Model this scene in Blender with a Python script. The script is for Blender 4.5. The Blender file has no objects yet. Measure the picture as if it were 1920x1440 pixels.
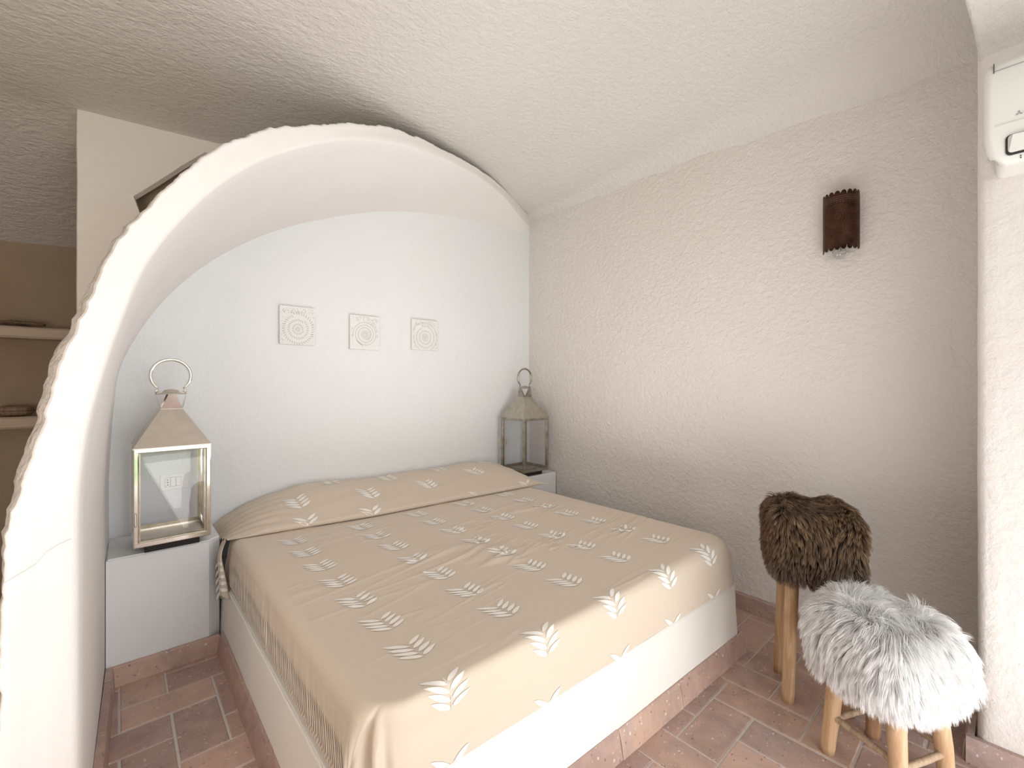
import bpy, bmesh, math, random
import numpy as np
from mathutils import Vector, Matrix, noise
random.seed(7); np.random.seed(7)
C = bpy.context.scene.collection
PI = math.pi
CAMZ = 1.3

CROT = .6
# ------------------------------------------------------------------ materials
def new_mat(name):
    m = bpy.data.materials.new(name); m.use_nodes = True
    nt = m.node_tree; b = nt.nodes['Principled BSDF']
    return m, nt, b
def N(nt, t, **kw):
    n = nt.nodes.new(t)
    for k, v in kw.items():
        if k.startswith('i_'): n.inputs[k[2:].replace('_', ' ')].default_value = v
        else: setattr(n, k, v)
    return n
def plaster(name, col, bump=0.3, scale=14, col2=None, stretch=(1, 1, 1), dist=0.02, rot=(0, 0, 0), fine=60, fw=.5):
    m, nt, b = new_mat(name); L = nt.links
    tc = N(nt, 'ShaderNodeTexCoord'); mp = N(nt, 'ShaderNodeMapping')
    mp.inputs['Scale'].default_value = stretch; mp.inputs['Rotation'].default_value = rot
    L.new(tc.outputs['Object'], mp.inputs['Vector'])
    n1 = N(nt, 'ShaderNodeTexNoise', i_Scale=scale, i_Detail=8.0, i_Roughness=0.62, i_Distortion=0.15)
    n2 = N(nt, 'ShaderNodeTexNoise', i_Scale=fine, i_Detail=6.0, i_Roughness=0.7)
    n3 = N(nt, 'ShaderNodeTexNoise', i_Scale=1.3, i_Detail=3.0)
    for n in (n1, n2): L.new(mp.outputs[0], n.inputs['Vector'])
    L.new(tc.outputs['Object'], n3.inputs['Vector'])
    r1 = N(nt, 'ShaderNodeMapRange', interpolation_type='SMOOTHSTEP'); r1.inputs[1].default_value = 0.25; r1.inputs[2].default_value = 0.75
    L.new(n1.outputs['Fac'], r1.inputs[0])
    ad = N(nt, 'ShaderNodeMath', operation='MULTIPLY_ADD'); ad.inputs[1].default_value = fw
    L.new(n2.outputs['Fac'], ad.inputs[0]); L.new(r1.outputs[0], ad.inputs[2])
    bp = N(nt, 'ShaderNodeBump', i_Strength=bump, i_Distance=dist)
    L.new(ad.outputs[0], bp.inputs['Height']); L.new(bp.outputs[0], b.inputs['Normal'])
    mx = N(nt, 'ShaderNodeMix', data_type='RGBA')
    mx.inputs[6].default_value = (*col, 1); mx.inputs[7].default_value = (*(col2 or [c * .95 for c in col]), 1)
    rr = N(nt, 'ShaderNodeMapRange'); rr.inputs[1].default_value = 0.35; rr.inputs[2].default_value = 0.65
    L.new(n3.outputs['Fac'], rr.inputs[0]); L.new(rr.outputs[0], mx.inputs[0])
    L.new(mx.outputs[2], b.inputs['Base Color'])
    b.inputs['Roughness'].default_value = 0.92; b.inputs['Specular IOR Level'].default_value = 0.2
    return m
def simple(name, col, rough=0.5, metal=0.0, spec=0.5):
    m, nt, b = new_mat(name)
    b.inputs['Base Color'].default_value = (*col, 1); b.inputs['Roughness'].default_value = rough
    b.inputs['Metallic'].default_value = metal; b.inputs['Specular IOR Level'].default_value = spec
    return m
def attr_mat(name, rough=0.7, spec=0.3, trans=0.0):
    m, nt, b = new_mat(name)
    a = N(nt, 'ShaderNodeAttribute', attribute_name='tone')
    nt.links.new(a.outputs['Color'], b.inputs['Base Color'])
    b.inputs['Roughness'].default_value = rough; b.inputs['Specular IOR Level'].default_value = spec
    if trans:
        out = nt.nodes['Material Output']
        t = N(nt, 'ShaderNodeBsdfTranslucent'); mx = N(nt, 'ShaderNodeMixShader'); mx.inputs[0].default_value = trans
        nt.links.new(a.outputs['Color'], t.inputs['Color'])
        nt.links.new(b.outputs[0], mx.inputs[1]); nt.links.new(t.outputs[0], mx.inputs[2]); nt.links.new(mx.outputs[0], out.inputs['Surface'])
    return m
def terracotta(name, gain=1.0):
    m, nt, b = new_mat(name); L = nt.links
    a = N(nt, 'ShaderNodeAttribute', attribute_name='tone')
    tc = N(nt, 'ShaderNodeTexCoord')
    n1 = N(nt, 'ShaderNodeTexNoise', i_Scale=9.0, i_Detail=5.0, i_Roughness=0.62, i_Distortion=0.8)
    L.new(tc.outputs['Object'], n1.inputs['Vector'])
    cr = N(nt, 'ShaderNodeValToRGB'); e = cr.color_ramp.elements
    e[0].position = .3; e[0].color = (.80, .78, .80, 1); e[1].position = .7; e[1].color = (1.18, 1.1, 1.05, 1)
    L.new(n1.outputs['Fac'], cr.inputs[0])
    mu = N(nt, 'ShaderNodeMix', data_type='RGBA', blend_type='MULTIPLY'); mu.inputs[0].default_value = 1
    L.new(a.outputs['Color'], mu.inputs[6]); L.new(cr.outputs[0], mu.inputs[7])
    # pale chips and dark pores
    mp = N(nt, 'ShaderNodeMapping'); mp.inputs['Scale'].default_value = (1, 1.7, 1)
    L.new(tc.outputs['Object'], mp.inputs['Vector'])
    last = mu.outputs[2]
    for sc, th, colr in ((42, .17, (.78, .70, .62, 1)), (75, .2, (.70, .60, .55, 1)), (55, .13, (.10, .06, .045, 1))):
        v = N(nt, 'ShaderNodeTexVoronoi', i_Scale=float(sc)); L.new(mp.outputs[0], v.inputs['Vector'])
        sep = N(nt, 'ShaderNodeSeparateColor'); L.new(v.outputs['Color'], sep.inputs[0])
        g = N(nt, 'ShaderNodeMath', operation='MULTIPLY_ADD'); g.inputs[1].default_value = .9; g.inputs[2].default_value = -.62
        L.new(sep.outputs[0], g.inputs[0])
        lt = N(nt, 'ShaderNodeMath', operation='LESS_THAN'); L.new(v.outputs['Distance'], lt.inputs[0]); L.new(g.outputs[0], lt.inputs[1])
        f = N(nt, 'ShaderNodeMath', operation='MULTIPLY'); f.inputs[1].default_value = .6; L.new(lt.outputs[0], f.inputs[0])
        mx = N(nt, 'ShaderNodeMix', data_type='RGBA'); L.new(f.outputs[0], mx.inputs[0]); L.new(last, mx.inputs[6]); mx.inputs[7].default_value = colr
        last = mx.outputs[2]
    # pale lime haze
    n4 = N(nt, 'ShaderNodeTexNoise', i_Scale=4.0, i_Detail=5.0, i_Roughness=.7); L.new(tc.outputs['Object'], n4.inputs['Vector'])
    r4 = N(nt, 'ShaderNodeMapRange'); r4.inputs[1].default_value = .5; r4.inputs[2].default_value = .75; r4.inputs[4].default_value = .3
    L.new(n4.outputs['Fac'], r4.inputs[0])
    mh = N(nt, 'ShaderNodeMix', data_type='RGBA'); L.new(r4.outputs[0], mh.inputs[0]); L.new(last, mh.inputs[6]); mh.inputs[7].default_value = (.60, .52, .54, 1)
    L.new(mh.outputs[2], b.inputs['Base Color'])
    n5 = N(nt, 'ShaderNodeTexNoise', i_Scale=60.0, i_Detail=4.0); L.new(tc.outputs['Object'], n5.inputs['Vector'])
    bp = N(nt, 'ShaderNodeBump', i_Strength=.35, i_Distance=.004); L.new(n5.outputs['Fac'], bp.inputs['Height']); L.new(bp.outputs[0], b.inputs['Normal'])
    b.inputs['Roughness'].default_value = .5
    return m
def woodmat(name, c1, c2):
    m, nt, b = new_mat(name); L = nt.links
    tc = N(nt, 'ShaderNodeTexCoord'); mp = N(nt, 'ShaderNodeMapping'); mp.inputs['Scale'].default_value = (14, 14, 1.6)
    L.new(tc.outputs['Object'], mp.inputs['Vector'])
    n1 = N(nt, 'ShaderNodeTexNoise', i_Scale=4.0, i_Detail=6.0, i_Distortion=1.2); L.new(mp.outputs[0], n1.inputs['Vector'])
    cr = N(nt, 'ShaderNodeValToRGB'); e = cr.color_ramp.elements
    e[0].position = .32; e[0].color = (*c2, 1); e[1].position = .62; e[1].color = (*c1, 1)
    L.new(n1.outputs['Fac'], cr.inputs[0]); L.new(cr.outputs[0], b.inputs['Base Color'])
    bp = N(nt, 'ShaderNodeBump', i_Strength=.25, i_Distance=.003); L.new(n1.outputs['Fac'], bp.inputs['Height']); L.new(bp.outputs[0], b.inputs['Normal'])
    b.inputs['Roughness'].default_value = .55
    return m
def glassmat(name, tint=(1, 1, 1), refl=1.0):
    m = bpy.data.materials.new(name); m.use_nodes = True; nt = m.node_tree; nt.nodes.clear()
    out = N(nt, 'ShaderNodeOutputMaterial'); t = N(nt, 'ShaderNodeBsdfTransparent'); g = N(nt, 'ShaderNodeBsdfGlossy')
    g.inputs['Roughness'].default_value = 0.01; t.inputs['Color'].default_value = (*tint, 1)
    fr = N(nt, 'ShaderNodeLayerWeight'); fr.inputs['Blend'].default_value = .5
    pw = N(nt, 'ShaderNodeMath', operation='POWER'); pw.inputs[1].default_value = 4.0
    nt.links.new(fr.outputs['Facing'], pw.inputs[0])
    mu = N(nt, 'ShaderNodeMath', operation='MULTIPLY_ADD'); mu.inputs[1].default_value = .8 * refl; mu.inputs[2].default_value = .05 * refl
    nt.links.new(pw.outputs[0], mu.inputs[0])
    mx = N(nt, 'ShaderNodeMixShader'); nt.links.new(mu.outputs[0], mx.inputs[0]); nt.links.new(t.outputs[0], mx.inputs[1]); nt.links.new(g.outputs[0], mx.inputs[2])
    nt.links.new(mx.outputs[0], out.inputs['Surface'])
    return m
def metalmat(name, c1, c2, rough, bump=0.0):
    m, nt, b = new_mat(name); L = nt.links
    tc = N(nt, 'ShaderNodeTexCoord')
    n1 = N(nt, 'ShaderNodeTexNoise', i_Scale=18.0, i_Detail=5.0, i_Roughness=.65); L.new(tc.outputs['Object'], n1.inputs['Vector'])
    cr = N(nt, 'ShaderNodeValToRGB'); e = cr.color_ramp.elements
    e[0].position = .35; e[0].color = (*c1, 1); e[1].position = .68; e[1].color = (*c2, 1)
    L.new(n1.outputs['Fac'], cr.inputs[0]); L.new(cr.outputs[0], b.inputs['Base Color'])
    b.inputs['Metallic'].default_value = 1; b.inputs['Roughness'].default_value = rough
    if bump:
        bp = N(nt, 'ShaderNodeBump', i_Strength=bump, i_Distance=.002); L.new(n1.outputs['Fac'], bp.inputs['Height']); L.new(bp.outputs[0], b.inputs['Normal'])
    return m
def clothmat(name, col, col2):
    m, nt, b = new_mat(name); L = nt.links
    tc = N(nt, 'ShaderNodeTexCoord')
    mp = N(nt, 'ShaderNodeMapping'); mp.inputs['Scale'].default_value = (1, 6, 6); L.new(tc.outputs['Object'], mp.inputs['Vector'])
    n1 = N(nt, 'ShaderNodeTexNoise', i_Scale=90.0, i_Detail=3.0); L.new(mp.outputs[0], n1.inputs['Vector'])
    mx = N(nt, 'ShaderNodeMix', data_type='RGBA'); mx.inputs[6].default_value = (*col, 1); mx.inputs[7].default_value = (*col2, 1)
    L.new(n1.outputs['Fac'], mx.inputs[0]); L.new(mx.outputs[2], b.inputs['Base Color'])
    bp = N(nt, 'ShaderNodeBump', i_Strength=.12, i_Distance=.001); L.new(n1.outputs['Fac'], bp.inputs['Height']); L.new(bp.outputs[0], b.inputs['Normal'])
    b.inputs['Roughness'].default_value = .85; b.inputs['Specular IOR Level'].default_value = .25
    b.inputs['Sheen Weight'].default_value = .15
    return m

M_ALC = plaster('smooth_white_plaster', (.79, .80, .815), bump=.22, scale=12, fine=55, col2=(.82, .815, .81), dist=.01)
M_BACK = plaster('white_to_cream_plaster', (.775, .785, .80), bump=.3, scale=20, fine=70, col2=(.795, .80, .805), dist=.012)
def warm_upper_left(m):
    # the strip above and left of the arch was painted a warmer cream
    nt = m.node_tree; b = nt.nodes['Principled BSDF']; src = b.inputs['Base Color'].links[0].from_socket
    tc = N(nt, 'ShaderNodeTexCoord'); sp = N(nt, 'ShaderNodeSeparateXYZ'); nt.links.new(tc.outputs['Object'], sp.inputs[0])
    a = N(nt, 'ShaderNodeMath', operation='SUBTRACT'); nt.links.new(sp.outputs['Z'], a.inputs[0]); nt.links.new(sp.outputs['X'], a.inputs[1])
    g = N(nt, 'ShaderNodeMath', operation='GREATER_THAN'); g.inputs[1].default_value = 1.62; nt.links.new(a.outputs[0], g.inputs[0])
    mx = N(nt, 'ShaderNodeMix', data_type='RGBA'); mx.inputs[7].default_value = (.83, .785, .735, 1)
    nt.links.new(g.outputs[0], mx.inputs[0]); nt.links.new(src, mx.inputs[6]); nt.links.new(mx.outputs[2], b.inputs['Base Color'])
warm_upper_left(M_BACK)
M_CEIL = plaster('rough_ceiling_plaster', (.84, .81, .78), bump=.6, scale=26, stretch=(1.0, 1.4, 1), fine=70, dist=.020, col2=(.835, .80, .765), fw=.9)
M_RW = plaster('rough_cream_plaster', (.83, .785, .75), bump=.6, scale=30, stretch=(1, 1, 1.2), fine=85, dist=.014, col2=(.81, .76, .72), fw=.8)
M_PIER = plaster('pier_plaster', (.77, .735, .705), bump=.35, scale=24, fine=75, dist=.012, col2=(.76, .715, .68), fw=.8)
M_SHELL = plaster('pinkish_white_plaster', (.80, .762, .75), bump=.16, scale=9, stretch=(1, 1, .35), fine=40, dist=.01, col2=(.82, .80, .795))
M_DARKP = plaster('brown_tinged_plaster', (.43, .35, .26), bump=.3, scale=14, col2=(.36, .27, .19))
M_BASE = plaster('platform_plaster', (.83, .80, .75), bump=.12, scale=8, fine=40, dist=.008)
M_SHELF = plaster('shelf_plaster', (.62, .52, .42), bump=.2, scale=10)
M_EDGE = plaster('chipped_edge_plaster', (.80, .74, .67), bump=.8, scale=30, fine=90, col2=(.82, .77, .72))
M_TERRA = terracotta('terracotta_tile')
M_GROUT = plaster('grout', (.66, .60, .56), bump=.3, scale=40)
M_CRACK = simple('hairline_crack', (.45, .40, .37), .9)
M_POLISH = metalmat('polished_nickel', (.74, .70, .64), (.86, .82, .76), .10)
M_SATIN = metalmat('satin_nickel', (.58, .52, .45), (.64, .58, .51), .42)
M_BRASSY = metalmat('inner_brass_tone', (.34, .285, .20), (.50, .44, .34), .3)
M_AGED = metalmat('aged_nickel', (.30, .275, .23), (.50, .47, .41), .30)
M_AGEDS = metalmat('aged_satin_nickel', (.44, .41, .35), (.54, .51, .45), .45)
M_BLACK = simple('black_felt_foot', (.02, .018, .016), .8)
M_GLASS = glassmat('thin_glass', (.97, .975, .98), .75)
M_BULB = glassmat('bulb_glass', (.93, .93, .93), 1.4)
M_RUST = metalmat('dark_copper', (.045, .025, .02), (.11, .055, .034), .45, .6)
M_COPPER = metalmat('bright_copper', (.22, .10, .055), (.12, .06, .04), .4)
M_HOLE = simple('pierced_light_hole', (.55, .45, .36), .8)
M_TILEW = plaster('white_relief_plaster', (.80, .80, .79), bump=.3, scale=40, fine=120, dist=.003)
M_TILEG = simple('relief_groove_shade', (.27, .26, .25), .9)
M_CLOTH = clothmat('sand_cotton', (.655, .56, .455), (.60, .505, .41))
M_LEAF = simple('ivory_embroidery', (.86, .83, .78), .7, 0, .3)
M_BANDC = simple('cream_hem_embroidery', (.72, .655, .58), .75, 0, .3)
M_WOOD = woodmat('pale_teak', (.60, .41, .25), (.46, .28, .15))
M_WOOD2 = woodmat('reddish_teak', (.42, .25, .14), (.30, .16, .085))
M_STR = woodmat('grey_brown_branch', (.46, .34, .23), (.30, .20, .13))
M_FURB = attr_mat('brown_faux_fur', .55, .35, .15)
M_FURW = attr_mat('white_faux_fur', .6, .3, .35)
M_COREB = simple('brown_fur_backing', (.035, .024, .016), .95)
M_COREW = simple('white_fur_backing', (.85, .845, .84), .95)
M_AC = simple('white_ac_plastic', (.80, .80, .78), .35)
M_ACG = simple('dark_gap', (.03, .03, .03), .6)
M_GREYI = simple('grey_print', (.30, .30, .30), .5)
M_OUT = simple('ivory_switch_plastic', (.78, .75, .70), .35)
M_OUTD = simple('socket_hole', (.03, .03, .03), .6)
M_OUTL = simple('switch_gap', (.16, .155, .15), .6)
M_TWIG = woodmat('driftwood', (.20, .13, .085), (.10, .065, .04))
M_BASK = woodmat('dried_pod', (.30, .215, .14), (.16, .11, .07))

# ------------------------------------------------------------------ helpers
def mesh_obj(name, verts, faces, mat, parent=None, smooth=False, mats=None, midx=None):
    me = bpy.data.meshes.new(name); me.from_pydata([tuple(v) for v in verts], [], faces)
    for m in (mats or [mat]): me.materials.append(m)
    if midx is not None: me.polygons.foreach_set('material_index', midx)
    if smooth: me.polygons.foreach_set('use_smooth', [True] * len(me.polygons))
    me.update()
    o = bpy.data.objects.new(name, me); C.objects.link(o)
    if parent is not None: o.parent = parent
    return o
def bm_obj(name, bm, mat, parent=None, smooth=False, mats=None):
    bmesh.ops.recalc_face_normals(bm, faces=bm.faces)
    me = bpy.data.meshes.new(name); bm.to_mesh(me); bm.free()
    for m in (mats or [mat]): me.materials.append(m)
    if smooth: me.polygons.foreach_set('use_smooth', [True] * len(me.polygons))
    o = bpy.data.objects.new(name, me); C.objects.link(o)
    if parent is not None: o.parent = parent
    return o
def empty(name, loc, label, cat, group=None, rz=0):
    o = bpy.data.objects.new(name, None); C.objects.link(o); o.location = loc; o.rotation_euler = (0, 0, rz)
    o.empty_display_size = .05
    tag(o, label, cat, group); return o
def tag(o, label, cat, group=None):
    o['label'] = label; o['category'] = cat
    if group: o['group'] = group
def struct(o): o['kind'] = 'structure'; return o
def box(bm, lo, hi, bev=0.0, seg=2, mi=0):
    r = bmesh.ops.create_cube(bm, size=1)
    vs = r['verts']
    for v in vs: v.co = Vector([lo[i] + (v.co[i] + .5) * (hi[i] - lo[i]) for i in range(3)])
    fs = set(f for v in vs for f in v.link_faces)
    if bev > 0:
        es = set(e for v in vs for e in v.link_edges)
        rr = bmesh.ops.bevel(bm, geom=list(es), offset=bev, segments=seg, affect='EDGES', profile=.5)
        fs |= set(rr['faces'])
    for f in fs:
        if f.is_valid: f.material_index = mi
def tube(bm, pts, r, n=10, cap=True, rad=None, mi=0):
    pts = [Vector(p) for p in pts]; rings = []
    up = None
    for i, p in enumerate(pts):
        t = (pts[min(i + 1, len(pts) - 1)] - pts[max(i - 1, 0)]).normalized()
        if up is None:
            up = t.orthogonal().normalized()
        else:
            up = (up - t * up.dot(t)).normalized()
        s = t.cross(up); rr = rad[i] if rad else r
        rings.append([bm.verts.new(p + (up * math.cos(a) + s * math.sin(a)) * rr) for a in [2 * PI * k / n for k in range(n)]])
    for a, b in zip(rings, rings[1:]):
        for k in range(n):
            f = bm.faces.new((a[k], a[(k + 1) % n], b[(k + 1) % n], b[k])); f.material_index = mi; f.smooth = True
    if cap:
        for q in (rings[0][::-1], rings[-1]):
            f = bm.faces.new(q); f.material_index = mi
def lathe(bm, prof, n=24, cx=0, cy=0, mi=0):
    rings = [[bm.verts.new((cx + r * math.cos(2 * PI * k / n), cy + r * math.sin(2 * PI * k / n), z)) for k in range(n)] for r, z in prof]
    for a, b in zip(rings, rings[1:]):
        for k in range(n):
            f = bm.faces.new((a[k], a[(k + 1) % n], b[(k + 1) % n], b[k])); f.smooth = True; f.material_index = mi
    for q in (rings[0][::-1], rings[-1]): bm.faces.new(q)
def grid_faces(nu, nv, off=0, flip=False):
    out = []
    for i in range(nu - 1):
        for j in range(nv - 1):
            a = off + i * nv + j; q = (a, a + nv, a + nv + 1, a + 1)
            out.append(q[::-1] if flip else q)
    return out
def nz(x, y, z=0.0): return noise.noise(Vector((x, y, z)))
def interp(x, xs, ys): return float(np.interp(x, xs, ys))
def sstep(a, b, x):
    t = min(1, max(0, (x - a) / (b - a))); return t * t * (3 - 2 * t)

# ------------------------------------------------------------------ room shell
def wall_rx(y): return 2.64 + (y - .09) * .0464          # right wall leans out slightly in plan
YB = 2.89
# floor: grout bed + herringbone terracotta tiles, one mesh
def tile_tone():
    base = random.choice([(.46, .33, .275), (.50, .355, .29), (.43, .32, .28), (.51, .37, .295), (.46, .33, .29)])
    k = random.uniform(.88, 1.1); return tuple(c * k for c in base)
def build_floor():
    V = []; F = []; T = []; MI = []
    def rect(x0, x1, y0, y1):
        g = .0025 + random.uniform(0, .0014); b = .004; zt = random.uniform(-.0008, .0008)
        o = len(V); tone = tile_tone()
        for (dx, z) in ((g, -.004), (g + b * .4, -.0012 + zt), (g + b, zt)):
            V.extend([(x0 + dx, y0 + dx, z), (x1 - dx, y0 + dx, z), (x1 - dx, y1 - dx, z), (x0 + dx, y1 - dx, z)])
            T.extend([tone] * 4)
        for r in range(2):
            for k in range(4):
                F.append((o + r * 4 + k, o + r * 4 + (k + 1) % 4, o + r * 4 + 4 + (k + 1) % 4, o + r * 4 + 4 + k)); MI.append(0)
        F.append((o + 8, o + 9, o + 10, o + 11)); MI.append(0)
    u = .1525; ox, oy = 1.528, .665
    for cx in range(-22, 9):
        for cy in range(-14, 24):
            x = ox + cx * u; y = oy + cy * u; m = (cx - cy) % 4
            if x < -1.75 or x > 2.75 or y < -1.4 or y > 4.1: continue
            if m == 0: rect(x, x + 2 * u, y, y + u)
            if m == 2: rect(x, x + u, y - u, y + u)
    o = len(V)
    V.extend([(-1.9, -1.6, -.003), (3.1, -1.6, -.003), (3.1, 4.3, -.003), (-1.9, 4.3, -.003)]); T.extend([(.4, .3, .3)] * 4)
    F.append((o, o + 1, o + 2, o + 3)); MI.append(1)
    ob = mesh_obj('floor', V, F, None, mats=[M_TERRA, M_GROUT], midx=MI)
    a = ob.data.color_attributes.new('tone', 'FLOAT_COLOR', 'POINT')
    a.data.foreach_set('color', np.array([(*t, 1) for t in T]).ravel())
    return struct(ob)
build_floor()

def skirting(name, path, h, t, side, parent=None, tl=.31, start=0.0, flare=.006, ext=0.0):
    """tile skirting along a 2-D path; side=+1 pushes the tiles to the left of the path direction"""
    V = []; F = []; T = []
    for (p, q) in zip(path, path[1:]):
        first = p is path[0]; last = q is path[-1]
        p = Vector(p); q = Vector(q); d = (q - p); d.normalize(); n = Vector((-d.y, d.x)) * side
        if ext and not first: p = p - d * ext
        if ext and not last: q = q + d * ext
        L = (q - p).length
        s = -start
        while s < L - .01:
            s0 = max(0, s); s1 = min(L, s + tl); s += tl
            if s1 - s0 < .02: continue
            tone = tile_tone(); g = .002; o = len(V); dt = random.uniform(-.002, .002); dh = random.uniform(-.002, .003)
            tone2 = tuple(c * .95 for c in tone)
            a = p + d * (s0 + g); b = p + d * (s1 - g)
            for e in (a, b):
                prof = [(0, 0), (t + flare + dt, 0), (t + dt + flare * .6, h * .5), (t + dt, h - .006 + dh), (t - .005 + dt, h + dh), (0, h + dh)]
                for k, (w, z) in enumerate(prof):
                    V.append((e.x + n.x * w, e.y + n.y * w, z)); T.append(tone)
            m = 6
            for k in range(m):
                F.append((o + k, o + (k + 1) % m, o + m + (k + 1) % m, o + m + k))
            F.append(tuple(o + k for k in range(m))[::-1]); F.append(tuple(o + m + k for k in range(m)))
            # mortar joint strip
            o = len(V)
            jx = b + d * g * 1
            for e in (b, b + d * (2 * g)):
                for (w, z) in [(0, 0), (t + flare - .002, 0), (t - .002, h - .006), (0, h - .003)]:
                    V.append((e.x + n.x * w, e.y + n.y * w, z)); T.append((.5, .42, .38))
            for k in range(4): F.append((o + k, o + (k + 1) % 4, o + 4 + (k + 1) % 4, o + 4 + k))
    ob = mesh_obj(name, V, F, M_TERRA, parent)
    bm = bmesh.new(); bm.from_mesh(ob.data); bmesh.ops.recalc_face_normals(bm, faces=bm.faces); bm.to_mesh(ob.data); bm.free()
    a = ob.data.color_attributes.get('tone') or ob.data.color_attributes.new('tone', 'FLOAT_COLOR', 'POINT')
    a.data.foreach_set('color', np.array([(*x, 1) for x in T]).ravel())
    return ob

def zceil(x, y):
    z = 2.58 + .066 * x + .10 * math.exp(-((x - 1.9) / .7) ** 2)
    z += .012 * nz(x * 1.3, y * 1.3, 3)
    if y > YB: z -= .40 * ((y - YB) / 1.14) ** 1.25
    return z
PROFX = [-1.7, -.2, .6, 1.2, 1.7, 2.0, 2.1, 2.197, 2.3]
PROFZ = [2.47, 2.6, 2.66, 2.655, 2.60, 2.505, 2.464, 2.40, 2.33]
PROFY = [.13, .13, .13, .13, .12, .104, .09, .078, .078]
def build_ceiling():
    V = []; F = []
    # over the bed and the corridor, with a cove along the right wall
    xs = list(np.linspace(-1.75, 2.2, 60)) + list(np.linspace(2.22, 2.80, 26)); ys = list(np.linspace(.075, 4.12, 70))
    for x in xs:
        for y in ys:
            X = x; z = zceil(x, y)
            wr = wall_rx(min(y, YB)); r = interp(y, [.1, .8, 1.6, 2.6], [.34, .24, .14, .07])
            joint = 2.73 - (YB - min(y, YB)) * .045
            if x > wr - r:
                t = min(1, (x - (wr - r)) / r); z0 = zceil(wr - r, y)
                z = z0 - (z0 - joint) * (1 - math.sqrt(max(0, 1 - t * t)))
                if x > wr: z = joint
            V.append((X, y, z))
    F += grid_faces(len(xs), len(ys), flip=True)
    o = len(V)
    xs2 = list(np.linspace(-1.75, 1.0, 20)) + list(np.linspace(1.06, 2.197, 40)) + [2.23, 2.3]
    ys2 = list(np.linspace(-1.45, -.1, 12))
    for x in xs2:
        ye = interp(x, PROFX, PROFY); zz = min(interp(x, PROFX, PROFZ), zceil(x, .1) - .002)
        for y in ys2 + [0, ye - .03, ye - .012, ye - .003]: V.append((x, y, zz))
        V.append((x, ye, zz + .008)); V.append((x, ye + .002, zz + .03)); V.append((x, ye + .004, zz + .6))
    F += grid_faces(len(xs2), len(ys2) + 7, o, True)
    # outer roof slab keeps daylight out
    o = len(V)
    for z in (3.05, 3.15):
        V += [(-1.9, -1.6, z), (3.2, -1.6, z), (3.2, 4.3, z), (-1.9, 4.3, z)]
    F += [(o, o + 1, o + 2, o + 3), (o + 7, o + 6, o + 5, o + 4)] + [(o + k, o + (k + 1) % 4, o + 4 + (k + 1) % 4, o + 4 + k) for k in range(4)]
    return struct(mesh_obj('ceiling', V, F, M_CEIL, smooth=True))
build_ceiling()

# right wall
def build_right():
    V = []; ys = np.linspace(.02, 3.0, 60); zs = np.linspace(0, 2.95, 50)
    for y in ys:
        for z in zs:
            V.append((wall_rx(y) + .010 * nz(y * 1.1, z * 1.1, 5), y, z))
    n = len(V); F = grid_faces(60, 50, flip=True)
    V += [(3.0, .02, 0), (3.0, 3.0, 0), (3.0, 3.0, 3.05), (3.0, .02, 3.05)]
    F.append((n, n + 1, n + 2, n + 3))
    return struct(mesh_obj('wall_right', V, F, M_RW, smooth=True))
build_right()
# pier that carries the air conditioner
def build_pier():
    bm = bmesh.new(); V = []
    pl = [(2.197, -1.5)] + [(2.197, y) for y in np.linspace(-1.3, .03, 14)]
    R = .03
    for k in range(1, 7):
        a = PI / 2 * k / 6; pl.append((2.197 + R - R * math.cos(a), .052 + R * math.sin(a)))
    pl += [(2.40, .086), (2.62, .088), (2.80, .09)]
    zs = np.linspace(0, 2.75, 60); V = []
    for (x, y) in pl:
        for z in zs:
            j = .004 * nz(y * 3, z * 3, 9) + .0018 * nz(x * 9, z * 14, 2); V.append((x + j, y + j * .6, z))
    return struct(mesh_obj('wall_near_right', V, grid_faces(len(pl), 60, flip=True), M_PIER, smooth=True))
build_pier()

# back wall with the skewed opening high on its left
def build_back():
    bm = bmesh.new()
    outer = [(-.143, 0), (2.9, 0), (2.9, 2.95), (-.143, 2.95)]
    # wavy left edge
    left = [(-.143 + .006 * nz(z * 3, 1), z) for z in np.linspace(2.95, 0, 40)][1:-1]
    hole = [(.056, 2.217), (.15, 2.318), (.25, 2.432), (.352, 2.538), (.40, 2.52), (.47, 2.36), (.30, 2.15), (.12, 2.03), (.080, 2.139)]
    def ring(pts, y): return [bm.verts.new((x, y, z)) for x, z in pts]
    for y in (YB,):
        o = ring(outer + left, y); h = ring(hole, y)
        es = [bm.edges.new((o[i], o[(i + 1) % len(o)])) for i in range(len(o))] + [bm.edges.new((h[i], h[(i + 1) % len(h)])) for i in range(len(h))]
        bmesh.ops.triangle_fill(bm, edges=es, use_beauty=True)
    h2 = ring([(.066, 2.210), (.157, 2.307), (.257, 2.42), (.358, 2.527), (.40, 2.51), (.47, 2.35), (.30, 2.14), (.125, 2.03), (.086, 2.137)], YB + .03)
    h3 = ring([(x + .01, z + .03) for x, z in hole], YB + .16)
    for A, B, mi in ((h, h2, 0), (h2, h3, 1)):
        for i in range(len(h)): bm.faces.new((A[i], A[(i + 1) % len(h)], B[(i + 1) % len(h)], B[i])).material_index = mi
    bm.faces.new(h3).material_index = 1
    lo = [v for v in o if v.co.x < .5]
    lo = sorted(lo, key=lambda v: v.co.z)
    l2 = [bm.verts.new((v.co.x + .01, YB + .28, v.co.z)) for v in lo]
    l1 = [bm.verts.new((v.co.x - .004, YB + .02, v.co.z)) for v in lo]
    for A, B in ((lo, l1), (l1, l2)):
        for i in range(len(lo) - 1): bm.faces.new((A[i], A[i + 1], B[i + 1], B[i]))
    bmesh.ops.subdivide_edges(bm, edges=[e for e in bm.edges if e.calc_length() > .6], cuts=2)
    return struct(bm_obj('wall_back', bm, None, mats=[M_BACK, M_DARKP]))
build_back()

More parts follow.
